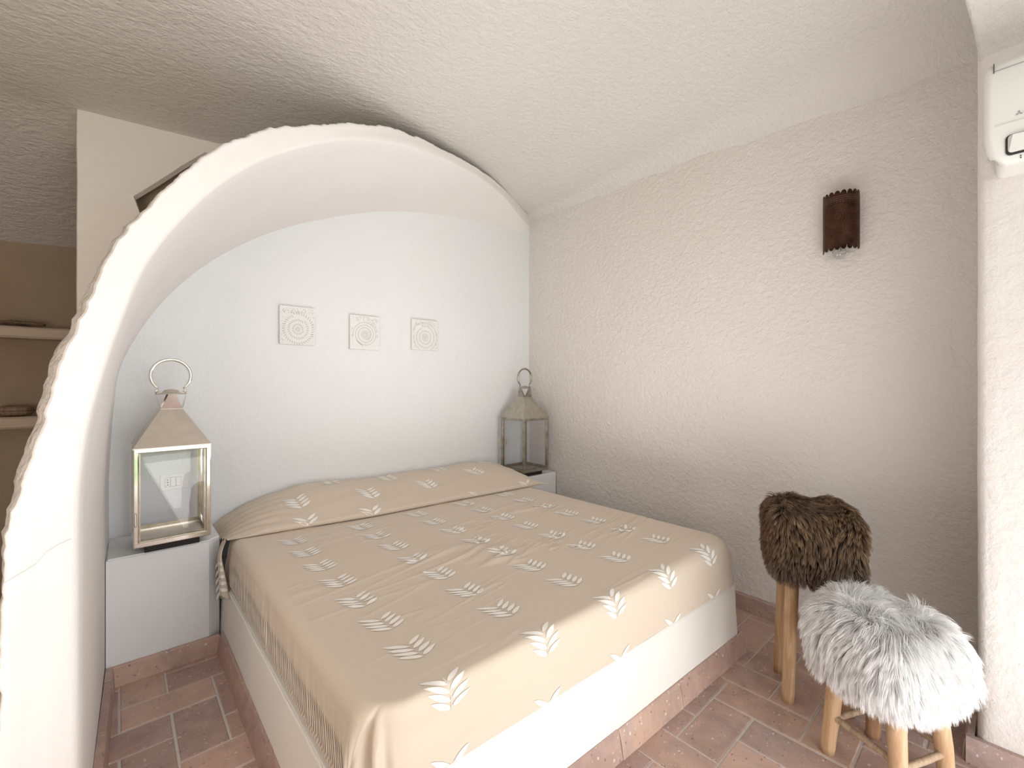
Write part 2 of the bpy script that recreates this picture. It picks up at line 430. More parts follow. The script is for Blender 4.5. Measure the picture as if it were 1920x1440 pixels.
# curved shell wall / arch over the bed head
A_ = [(-.191, 1.466, 0), (-.191, 1.466, .455), (-.1885, 1.467, .898), (-.182, 1.470, .985), (-.170, 1.476, 1.070), (-.147, 1.487, 1.139), (-.136, 1.492, 1.192), (-.117, 1.501, 1.269),
      (-.093, 1.513, 1.373), (-.075, 1.522, 1.436), (-.057, 1.53, 1.505), (-.017, 1.549, 1.635), (.014, 1.564, 1.704), (.044, 1.579, 1.755), (.088, 1.6, 1.823), (.139, 1.624, 1.901),
      (.208, 1.658, 2.005), (.27, 1.687, 2.074), (.355, 1.728, 2.160), (.43, 1.765, 2.22), (.514, 1.805, 2.275), (.74, 1.914, 2.417), (.963, 2.021, 2.537),
      (1.293, 2.18, 2.645), (1.618, 2.336, 2.726), (2.043, 2.541, 2.793), (2.407, 2.716, 2.803), (2.79, 2.90, 2.78)]
B_ = [(-.071, 1.523, 0), (-.071, 1.523, .347), (-.071, 1.523, .847), (-.071, 1.523, 1.025), (-.055, 1.531, 1.192), (-.014, 1.551, 1.38), (.019, 1.567, 1.499),
      (.046, 1.58, 1.594), (.094, 1.603, 1.696), (.177, 1.643, 1.834), (.27, 1.687, 1.958), (.392, 1.746, 2.086), (.514, 1.805, 2.184),
      (.632, 1.862, 2.273), (.754, 1.921, 2.349), (.894, 1.988, 2.424), (1.116, 2.095, 2.516), (1.445, 2.253, 2.618), (1.815, 2.431, 2.70),
      (2.215, 2.624, 2.735), (2.79, 2.90, 2.665)]
C_ = [(-.033, 0), (-.033, .541), (-.034, .824), (-.022, 1.10), (-.004, 1.339), (.036, 1.458), (.096, 1.581), (.159, 1.695), (.247, 1.812), (.34, 1.917), (.462, 2.027),
      (.635, 2.154), (.824, 2.26), (1.083, 2.373), (1.301, 2.456), (1.541, 2.517), (1.808, 2.56), (2.214, 2.60), (2.80, 2.625)]
def resample(P, n, smooth=6):
    P = np.array(P, float); d = np.r_[0, np.cumsum(np.linalg.norm(np.diff(P, axis=0), axis=1))]
    t = np.linspace(0, 1, n) * d[-1]
    Q = np.stack([np.interp(t, d, P[:, k]) for k in range(P.shape[1])], 1)
    for _ in range(smooth):
        Q[1:-1] = Q[1:-1] * .5 + (Q[:-2] + Q[2:]) * .25
    return Q
def build_shell():
    n = 420
    A = resample(A_, n, 30); B = resample(B_, n, 40); Cc = resample([(x, YB + .01, z) for x, z in C_], n, 40)
    rows = []
    cen = np.array([1.6, 0, .9])
    def outward(P):
        T = np.gradient(P, axis=0); T[:, 1] = 0; T /= np.linalg.norm(T, axis=1)[:, None] + 1e-9
        return np.stack([-T[:, 2], np.zeros(n), T[:, 0]], 1)
    oA = outward(A)
    rag = np.array([.011 * nz(i * .028, 2.2) + .0065 * nz(i * .11, 7.7) + .0052 * nz(i * .45, 1.3) + .003 * nz(i * .93, 5.3) for i in range(n)])
    rag2 = np.array([.012 * nz(i * .028, 9.2) + .007 * nz(i * .15, 4.7) for i in range(n)])
    zz = A[:, 2]
    fade = np.clip((2.9 - A[:, 0]) / 1.4, 0.25, 1)
    A1 = A + oA * (rag * fade)[:, None]
    ch = .006 + .013 * np.clip(1 - np.abs(zz - 1.35) / .55, 0, 1)
    A2 = A1 + oA * (ch + rag2 * .6 * fade)[:, None] + np.array([0, .035, 0])
    D = Cc + outward(Cc) * .12; D[:, 1] = YB + .01; D[:, 0] = np.maximum(D[:, 0], -.135)
    inner = []
    # inner surface from the back wall to the front edge, flaring slightly
    for k in range(13):
        t = k / 12.0; P = Cc * (1 - t) + B * t
        inner.append(P)
    Bn = B.copy()
    band = []
    # rounded inner arris then flat front band
    dirAB = A1 - B
    band.append(B + dirAB * .05 + np.array([0.0, -.008, 0]))
    band.append(B + dirAB * .12 + np.array([0.0, -.010, 0]))
    for t in (.3, .5, .7, .85, .93):
        w = np.array([.004 * nz(i * .02, t * 5) for i in range(n)])
        band.append(B + dirAB * t + np.stack([0 * w, w - .010, 0 * w], 1))
    band.append(A1 - oA * .004 + np.array([0, -.006, 0]))
    rows = inner + band + [A1]
    nin = len(rows)
    out = [A2, A2 * .7 + D * .3, D]
    R = rows + out
    V = np.concatenate([np.array(r) for r in R]); V = [tuple(v) for v in V]
    F = []; MI = []
    for i in range(len(R) - 1):
        for j in range(n - 1):
            a = i * n + j; F.append((a, a + 1, a + n + 1, a + n)); MI.append(1 if i >= nin - 1 else 0)
    # hairline crack across the lower front band
    o = len(V)
    ck = [(-.187, 1.4665, .862), (-.165, 1.477, .872), (-.140, 1.489, .885), (-.125, 1.496, .905), (-.108, 1.505, .915), (-.085, 1.516, .922)]
    ck = resample(ck, 40, 0)
    for i, c in enumerate(ck):
        j = .002 * nz(i * .5, 3); V.append((c[0], c[1] - .0165, c[2] + j)); V.append((c[0], c[1] - .0165, c[2] + j + .0011))
    for i in range(len(ck) - 1):
        a = o + 2 * i; F.append((a, a + 2, a + 3, a + 1)); MI.append(2)
    ob = mesh_obj('wall_left', V, F, None, smooth=True, mats=[M_SHELL, M_EDGE, M_CRACK], midx=MI)
    return struct(ob)
build_shell()

# corridor beyond the shell
def quadbox(name, lo, hi, mat):
    bm = bmesh.new(); box(bm, lo, hi); return struct(bm_obj(name, bm, mat))
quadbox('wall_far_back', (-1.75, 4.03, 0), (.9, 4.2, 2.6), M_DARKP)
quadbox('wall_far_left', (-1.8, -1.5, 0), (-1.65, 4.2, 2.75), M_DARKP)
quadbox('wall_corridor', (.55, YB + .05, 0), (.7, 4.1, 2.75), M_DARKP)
# entrance wall behind the camera with a wide doorway
bm = bmesh.new()
DX0, DX1, DZ = .02, 1.75, 2.2
box(bm, (-1.8, -1.5, 0), (DX0, -1.35, 3.05)); box(bm, (DX1, -1.5, 0), (3.1, -1.35, 3.05)); box(bm, (DX0, -1.5, DZ), (DX1, -1.35, 3.05))
struct(bm_obj('wall_front', bm, M_RW))

# niche shelves
def wavy_slab(name, x0, x1, y0, y1, z0, z1, mat, seed, parent=None):
    xs = np.linspace(x0, x1, 30); V = []
    for x in xs:
        j = .005 * nz(x * 4, seed)
        for (y, z) in [(y1, z0), (y0 + .012, z0 + j), (y0, z0 + .012 + j), (y0 - j * .6, z1 - .01 + j), (y0 + .012, z1 + j), (y1, z1)]: V.append((x, y, z))
    F = []
    for i in range(29):
        for k in range(6): F.append((i * 6 + k, i * 6 + (k + 1) % 6, i * 6 + 6 + (k + 1) % 6, i * 6 + 6 + k))
    F += [tuple(range(6))[::-1], tuple(range(29 * 6, 30 * 6))]
    return mesh_obj(name, V, F, mat, parent, smooth=False)
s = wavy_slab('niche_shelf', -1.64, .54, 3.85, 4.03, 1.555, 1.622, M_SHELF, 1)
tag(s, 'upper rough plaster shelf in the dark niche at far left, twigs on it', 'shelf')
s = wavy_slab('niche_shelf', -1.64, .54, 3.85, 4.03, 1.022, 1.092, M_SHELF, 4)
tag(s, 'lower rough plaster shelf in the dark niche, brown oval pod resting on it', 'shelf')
# twigs on the upper shelf
def twig(name, p, q, r, seed, n=14, parent=None):
    bm = bmesh.new(); P = []; p = Vector(p); q = Vector(q)
    for i in range(n):
        t = i / (n - 1); c = p.lerp(q, t); P.append(c + Vector((0, .5 * r * nz(t * 4, seed), abs(r * .7 * nz(t * 5, seed + 3)))))
    tube(bm, P, r, 8, rad=[r * (.5 + .7 * abs(nz(i * .7, seed + 9)) + .35 * math.sin(PI * i / (n - 1))) for i in range(n)])
    return bm_obj(name, bm, M_TWIG, parent, True)
b = empty('driftwood_bundle', (-.43, 3.93, 1.626), 'dark bundle of dry driftwood and bark lying on the upper niche shelf', 'driftwood')
for i in range(7):
    twig('stick', (-.075 + random.uniform(-.02, .03), random.uniform(-.04, .04), .012 + random.uniform(0, .014)), (.075 + random.uniform(-.03, .03), random.uniform(-.04, .04), .010 + random.uniform(0, .016)), .009, i * 3.1, parent=b)
b = empty('twig', (-.62, 3.92, 1.626), 'thin dark forked twig on the upper niche shelf, left of the driftwood', 'twig')
twig('stem', (-.12, 0, .012), (.11, .01, .008), .007, 2, parent=b); twig('side_shoot', (0, 0, .01), (.08, -.02, .03), .003, 4, parent=b); twig('side_shoot', (-.03, 0, .01), (.06, .03, .022), .003, 8, parent=b)
# oval pod
def pod():
    o = empty('dried_pod', (-.46, 3.93, 1.095), 'brown oval ribbed pod with a dark seam on the lower niche shelf', 'ornament')
    V = []; n1, n2 = 30, 40
    for i in range(n1):
        ph = -PI / 2 + PI * i / (n1 - 1)
        for j in range(n2):
            th = 2 * PI * j / n2; r = 1 + .03 * nz(j * .8, i * .3)
            ce = abs(math.cos(ph)) ** .55
            V.append((.078 * r * ce * math.copysign(abs(math.cos(th)) ** .8, math.cos(th)), .05 * r * ce * math.sin(th), .031 + .031 * math.copysign(abs(math.sin(ph)) ** .8, math.sin(ph))))
    F = []
    for i in range(n1 - 1):
        for j in range(n2): F.append((i * n2 + j, i * n2 + (j + 1) % n2, (i + 1) * n2 + (j + 1) % n2, (i + 1) * n2 + j))
    mesh_obj('husk', V, F, M_BASK, o, True)
    bm = bmesh.new(); P = []
    for j in range(41):
        th = 2 * PI * j / 40
        P.append((.081 * math.copysign(abs(math.cos(th)) ** .8, math.cos(th)), .053 * math.sin(th), .031))
    tube(bm, P, .003, 6, cap=False); bm_obj('seam', bm, M_TWIG, o, True)
    bm = bmesh.new(); tube(bm, [(-.078, 0, .03), (-.10, .005, .024), (-.14, 0, .02)], .006, 8, rad=[.007, .005, .004]); bm_obj('stalk', bm, M_TWIG, o, True)
pod()

# baseboards
struct(skirting('baseboard_right', [(wall_rx(2.52), 2.52), (wall_rx(.10), .10)], .085, .02, -1, start=.12))
struct(skirting('baseboard_back', [(-.04, 2.548), (.366, 2.548)], .082, .018, -1, start=.10))
struct(skirting('baseboard_left', [(-.071, 1.54), (-.040, 2.53)], .085, .024, -1, start=.1, tl=.33))
struct(skirting('baseboard_near_right', [(2.34, .088), (2.197, .088), (2.197, -1.3)], .082, .022, -1, start=.0, ext=.022))

# plaster ledges
def ledge(name, x0, x1, parent=None, chamfer_right=False, chamfer_left=False):
    bm = bmesh.new()
    yF = 2.548; zT = .541
    pl = [(x0, yF), (x1, yF), (x1, YB - .003), (x0, YB - .003)]
    if chamfer_right: pl = [(x0, yF), (x1 - .05, yF), (x1, yF + .055), (x1, YB - .003), (x0, YB - .003)]
    bot = [bm.verts.new((x + (.0), y, 0)) for x, y in pl]; top = [bm.verts.new((x, y, zT)) for x, y in pl]
    n = len(pl)
    for i in range(n): bm.faces.new((bot[i], bot[(i + 1) % n], top[(i + 1) % n], top[i]))
    bm.faces.new(bot[::-1]); bm.faces.new(top)
    bmesh.ops.bevel(bm, geom=[e for e in bm.edges if all(v.co.z > .5 for v in e.verts)], offset=.006, segments=3, affect='EDGES')
    o = bm_obj(name, bm, M_ALC, parent); return o
lo = ledge('bedside_ledge', -.040, .374, chamfer_right=True)
tag(lo, 'white plaster bedside ledge left of the bed, under the polished lantern', 'ledge', 'built-in plaster ledges')
ro = ledge('bedside_ledge', 2.298, 2.748)
tag(ro, 'white plaster bedside ledge right of the bed, in the corner under the darker lantern', 'ledge', 'built-in plaster ledges')

# ------------------------------------------------------------------ bed platform
PX0, PX1, PY0, PZ = .388, 2.234, .905, .328
def build_platform():
    root = empty('bed_platform', (1.3, 1.7, 0), 'low white masonry bed platform with a terracotta tile foot', 'bed platform')
    bm = bmesh.new()
    # battered walls: wider at the foot
    pts = []
    R = .03
    def plan(g):
        x0, x1, y0 = PX0 - g, PX1 + g, PY0 - g
        P = []
        for k in range(7):
            a = PI + PI / 2 * k / 6; P.append((x0 + R + R * math.cos(a), y0 + R + R * math.sin(a)))
        for x in np.linspace(x0 + .2, x1 - .2, 14): P.append((x, y0 + .004 * nz(x * 2, 3)))
        for k in range(7):
            a = -PI / 2 + PI / 2 * k / 6; P.append((x1 - R + R * math.cos(a), y0 + R + R * math.sin(a)))
        for y in np.linspace(1.2, 2.5, 8): P.append((x1 + .003 * nz(y * 2, 8), y))
        P += [(x1, 2.54), (2.285, 2.555), (2.285, YB - .006), (x0 + .002, YB - .006), (x0, 2.56)]
        for y in np.linspace(2.5, 1.2, 8): P.append((x0 + .003 * nz(y * 2, 5), y))
        return [(x, y + (.045 - .041 * (x - .6)) * (1 - sstep(.9, 1.3, y))) for x, y in P]
    lv = [(0, .012), (.10, .008), (.20, .003), (PZ - .012, 0), (PZ - .003, -.003), (PZ, -.012)]
    rings = [[bm.verts.new((x - 1.3, y - 1.7, z)) for x, y in plan(g)] for z, g in lv]
    for a, b in zip(rings, rings[1:]):
        for i in range(len(a)): bm.faces.new((a[i], a[(i + 1) % len(a)], b[(i + 1) % len(a)], b[i]))
    bm.faces.new(rings[-1]); bm.faces.new(rings[0][::-1])
    bm_obj('plaster_base', bm, M_BASE, root)
    sk = skirting('tile_skirting', [(PX0 - .008 - 1.3, 2.53 - 1.7), (PX0 - .008 - 1.3, .952 - 1.7), (PX1 + .008 - 1.3, .875 - 1.7), (PX1 + .008 - 1.3, 2.53 - 1.7)], .093, .010, -1, parent=root, tl=.39, start=.24, flare=.018, ext=.014)
    return root
PLATFORM = build_platform()

# ------------------------------------------------------------------ bedspread
TOPZ = .548
XL, XR, YF_ = .402, 2.222, .905          # plan lines of the mattress sides
Q = .12; RR = .042
def HV(m):
    """distance past the inner core -> outward run, drop"""
    f = Q - RR
    if m <= f: return m, 0.0
    s = m - f; al = RR * PI / 2
    if s <= al:
        t = s / RR; return f + RR * math.sin(t), RR * (1 - math.cos(t))
    e = s - al
    return Q + .014 * (1 - math.exp(-e / .08)), RR + e
def wr_amp(x, y):
    return .35 + 1.6 * sstep(.75, 1.2, x) * (1 - sstep(1.75, 2.3, y)) * (1 - .5 * sstep(1.7, 2.1, x)) 
def ridge(v): return 1 - abs(v) * 2
def cloth(U, W):
    """cloth coordinates -> 3-D point (bed top, sides and foot)"""
    a = 0.0; sx = 0; b = 0.0
    if U < XL + Q: a = XL + Q - U; sx = -1
    elif U > XR - Q: a = U - (XR - Q); sx = 1
    if W < YF_ + Q: b = YF_ + Q - W
    cx = min(max(U, XL + Q), XR - Q); cy = max(W, YF_ + Q)
    m = max(a, b); rad = math.hypot(a, b)
    h, v = HV(m)
    x = cx; y = cy
    if rad > 1e-9: x += sx * a / rad * h; y -= b / rad * h
    z = TOPZ - v
    # wrinkles
    fl = 1 - sstep(.03, .12, m)
    am = wr_amp(U, W)
    p = W * 1.0 - .13 * U
    w1 = ridge(nz(U * 1.6 + 3, p * 13, 1)); w2 = ridge(nz(U * 2.7 - 5, p * 25, 4)); msk = sstep(-.05, .35, nz(U * 1.7, W * 2.3, 8))
    z += fl * am * (.0075 * max(0, w1 - .72) / .28 * msk + .0035 * max(0, w2 - .75) / .25 * sstep(-.1, .3, nz(U * 2.1, W * 3, 12))) * 1.0
    z += fl * .006 * nz(U * 1.3, W * 1.8, 22)
    # the edge along the foot dips and rises a little
    z += .004 * nz(U * 2.2, 3) * (1 if b > .03 else 0)
    if b > 0: y += (.038 - .041 * (x - .6)) * min(1, b / .12) * (.35 + .65 * sstep(.05, .2, m)) if b >= a else (.038 - .041 * (x - .6)) * min(1, b / .12) * (.35 + .65 * sstep(.05, .2, m))
    d = sstep(.09, .22, m) * (1 - .75 * sstep(.25, .33, m))
    if d > 0 and a >= b * .8 and sx < 0:      # gathered side, stronger near the head
        k = .35 + .65 * sstep(1.2, 2.3, W)
        g = .010 * k * nz(W * 15 + v * 9, v * 2.5, 2) + .006 * k * nz(W * 34 + v * 14, v * 3, 6)
        x += sx * d * g; z += -d * .0015 * nz(W * 10, 5)
    elif d > 0 and b > a * .8:
        y -= d * (.006 * nz(U * 5, v * 4, 2) + .0035 * nz(U * 3 + v * 22, v * 5, 6))
    if a > .06 and b > .06:                    # corner bunching
        th = math.atan2(b, a); k = sstep(.06, .2, min(a, b)) * .013
        q = math.sin(th * 16); x += sx * a / rad * k * q; y -= b / rad * k * q
    return Vector((x, y, z))
HEM = Q - RR + RR * PI / 2 + .160
ULO = XL + Q - HEM; UHI = XR - Q + HEM; WLO = YF_ + Q - HEM
def crease_y(x): return interp(x, [.40, .475, .786, 1.05, 1.57, 2.14, 2.35], [2.455, 2.43, 2.385, 2.345, 2.318, 2.276, 2.26])
BX = [.385, .42, .50, .63, .80, 1.0, 1.26, 1.66, 1.99, 2.14, 2.25, 2.31, 2.37]
BZ = [.50, .545, .60, .652, .690, .685, .668, .672, .682, .672, .645, .61, .555]
def bolster(x, t):
    """t 0 at the crease .. 1 at the wall"""
    yc = crease_y(x); top = interp(x, BX, BZ)
    top += .006 * nz(x * 3, 7)
    hgt = top - TOPZ; endk = sstep(.36, .56, x) * (1 - sstep(2.2, 2.38, x))
    if t < .12:
        u = t / .12; a = u * PI; y = yc + .014 - .014 * math.sin(a) * 1.0; z = TOPZ + .002 + (.030 * (1 - math.cos(a)) / 2) * endk
        z0 = z
    else:
        u = (t - .12) / .88
        yy = u; y = yc + .014 + (YB - .012 - yc - .014) * yy
        k = math.sin(min(1, yy / .80) * PI / 2) ** .95
        if yy > .80: k = math.cos((yy - .80) / .20 * PI / 2 * .75) ** .6
        st = .032 * endk
        z = TOPZ + st + (hgt - st) * k
    w = nz((x * .9 + y * .5) * 2.2, (y - x * .22) * 16, 4)
    z += .006 * w * min(1, t * 5)
    if x < .75:                                # pulled folds running to the left corner
        f = (1 - sstep(.42, .80, x)) * min(1, t * 4) * (1 - sstep(.9, 1, t))
        z += .006 * f * math.sin((y + .28 * x) * 95 + 2 * nz(x * 3, y * 3, 1))
    return Vector((x, y, z))
def motif_leaves():
    tips_l = [(-.068, .112), (-.068, .086), (-.064, .062), (-.058, .038)]
    tips_r = [(.046, .104), (.050, .080), (.054, .055), (.056, .032)]
    bl = [(-.006, .066), (-.004, .044), (-.001, .022), (0, .001)]
    br = [(-.004, .074), (-.002, .052), (.001, .029), (.003, .007)]
    L = []
    for t, b in zip(tips_l + tips_r, bl + br): L.append((b, t, .0080))
    return L
def leaf_poly(b, t, w, n=7):
    b = Vector(b); t = Vector(t); d = t - b; L = d.length; d.normalize(); s = Vector((-d.y, d.x))
    up = []; dn = []
    for i in range(n + 1):
        u = i / n; r = w * (math.sin(PI * u ** .8) ** .8 if 0 < u < 1 else 0)
        c = b + d * L * u; up.append(c + s * r); dn.append(c - s * r)
    return up, dn
def build_spread():
    V = []; F = []; MI = []
    us = np.linspace(ULO, UHI, 280); ws = np.linspace(WLO, 2.52, 330)
    for u in us:
        for w in ws:
            p = cloth(u, w)
            V.append(p)
    F += grid_faces(len(us), len(ws)); MI += [0] * len(F)
    # bolster layer
    o = len(V); xs = np.linspace(.385, 2.37, 200); ts = list(np.linspace(0, .12, 8))[:-1] + list(np.linspace(.12, 1, 50))
    for x in xs:
        for t in ts: V.append(bolster(x, t))
    g = grid_faces(len(xs), len(ts), o); F += g; MI += [0] * len(g)
    # side fall of the upper layer at the head: folds that hang to the platform
    o = len(V); nn = 40; hh = 26
    for i in range(nn):
        t = i / (nn - 1) * .27                   # along the bolster edge from the crease towards the wall
        e = bolster(.385, t)
        for k in range(hh):
            q = k / (hh - 1); drop = .265 * q * (1 - .15 * math.sin(t * 12))
            fold = .016 * math.sin(t * 46 + q * 1.3) * q
            V.append(Vector((e.x - .030 * math.sin(min(1, q * 3) * PI / 2) + fold - .006 + .022 * q, e.y - .052 * q - .01 * q * math.cos(t * 30), e.z - drop)))
    g = grid_faces(nn, hh, o); F += g; MI += [0] * len(g)
    # stitched hem line of that fall
    def on_fall(t, q):
        e = bolster(.385, t); drop = .265 * q * (1 - .15 * math.sin(t * 12)); fold = .016 * math.sin(t * 46 + q * 1.3) * q
        return Vector((e.x - .030 * math.sin(min(1, q * 3) * PI / 2) + fold - .006 + .022 * q - .0015, e.y - .052 * q - .01 * q * math.cos(t * 30) - .0012, e.z - drop))
    def strip(fn, pu, pd, mi, off):
        o = len(V)
        for a, b in zip(pu, pd):
            V.append(fn(*a) + off); V.append(fn(*b) + off)
        for i in range(len(pu) - 1):
            F.append((o + 2 * i, o + 2 * i + 1, o + 2 * i + 3, o + 2 * i + 2)); MI.append(mi)
    up = Vector((0, 0, .0011))
    # leaves on the fall
    for t0 in (.03, .10, .17, .24, .31):
        for kk, q in enumerate((.34, .46, .58, .70, .82)):
            pu, pd = leaf_poly((t0, q), (t0 + .04, q + .09), .03 if False else .018, 5)
            pu = [(p.x, min(.98, p.y)) for p in pu]; pd = [(p.x, min(.98, p.y)) for p in pd]
            strip(on_fall, pu, pd, 1, Vector((-.0005, -.0005, 0)))
    def noff(fn, u, v, d, e=.004):
        p = fn(u, v); n = (fn(u + e, v) - p).cross(fn(u, v + e) - p)
        if n.length < 1e-12: return p
        n.normalize()
        if n.z < -.2: n = -n
        return p + n * d
    def cl(u, v): return noff(cloth, u, v, .0019)
    def bo(u, v):
        p = bolster(u, v); return p + Vector((0, -.0012, .0014))
    Z = Vector((0, 0, 0)); leaves = motif_leaves()
    for i in range(6):
        for j in range(-2, 7):
            bx = .622 + i * .3255 + (.0 if j >= 0 else -.003 * j); by = 1.066 + j * .186
            if j == -1: by -= .024; bx += .010 * i
            if j == -2: by -= .050; bx += .012 * i
            jx = random.uniform(-.004, .004)
            if i == 5: bx += 0
            for (b, t, w) in leaves:
                if by + max(b[1], t[1]) < WLO + .01: continue
                if by + t[1] > crease_y(bx) + .05: continue
                if i == 5 and bx + t[0] > XR + .02: continue
                pu, pd = leaf_poly(b, t, w)
                A = []; Bq = []
                for p, q in zip(pu, pd):
                    v1 = max(WLO + .003, by + p.y); v2 = max(WLO + .003, by + q.y)
                    A.append((bx + jx + p.x, v1)); Bq.append((bx + jx + q.x, v2))
                strip(cl, A, Bq, 1, Z)
            # stem
            S = [(-.010, .092), (-.006, .07), (-.002, .035), (.002, -.004)]
            if by > WLO + .01:
                strip(cl, [(bx + jx + a - .0009, by + c) for a, c in S], [(bx + jx + a + .0009, by + c) for a, c in S], 2, Z)
    # motifs on the bolster
    def boy(u, v): 
        yc = crease_y(u); t = .12 + .88 * (v - yc - .014) / (YB - .012 - yc - .014) if v > yc + .014 else max(.02, .12 * (v - yc + .03) / .044)
        return bo(u, min(.99, t))
    for (mx, my) in [(.735, 2.52), (1.115, 2.47), (1.50, 2.45), (1.92, 2.50), (.735, 2.33), (1.06, 2.275), (1.75, 2.21), (2.17, 2.20), (.98, 2.70), (1.33, 2.66), (1.72, 2.66), (2.12, 2.66)]:
        for (b, t, w) in leaves:
            pu, pd = leaf_poly(b, t, w)
            if my + t[1] < crease_y(mx) + .01: continue
            A = [(mx + p.x, max(crease_y(mx) - .02, min(2.86, my + p.y * 1.15))) for p in pu]; Bq = [(mx + p.x, max(crease_y(mx) - .02, min(2.86, my + p.y * 1.15))) for p in pd]
            strip(boy, A, Bq, 1, Z)
    # embroidered band of slanting leaflets along the left hem
    w = WLO + .30
    while w < 2.40:
        u0 = ULO + .012
        pu, pd = leaf_poly((u0, w), (u0 + .095, w + .034), .0056, 5)
        strip(cl, [(p.x, p.y) for p in pu], [(p.x, p.y) for p in pd], 3, Z)
        pu, pd = leaf_poly((u0 - .008, w + .004), (u0 + .016, w - .008), .0032, 4)
        strip(cl, [(p.x, p.y) for p in pu], [(p.x, p.y) for p in pd], 3, Z)
        w += .0155
    V2 = [tuple(v) for v in V]
    ob = mesh_obj('bedspread', V2, F, None, smooth=True, mats=[M_CLOTH, M_LEAF, M_BANDC, M_BANDC], midx=MI)
    tag(ob, 'sand coloured cotton bedspread embroidered with white leaf sprigs, covering the double bed', 'bedspread')
    # rolled piping at the hem
    return ob
build_spread()
# thin white fitted edge of the mattress where the spread is tucked
def hem_roll():
    bm = bmesh.new(); P = []
    for w in np.linspace(2.44, YF_ + .1, 60): P.append((PX0 + .001 + .003 * nz(w * 5, 1) - 1.3, w - 1.7, PZ - .011 + .002 * nz(w * 4, 9)))
    tube(bm, P, .006, 8)
    bm_obj('rounded_lip', bm, M_BASE, PLATFORM, True)
hem_roll()

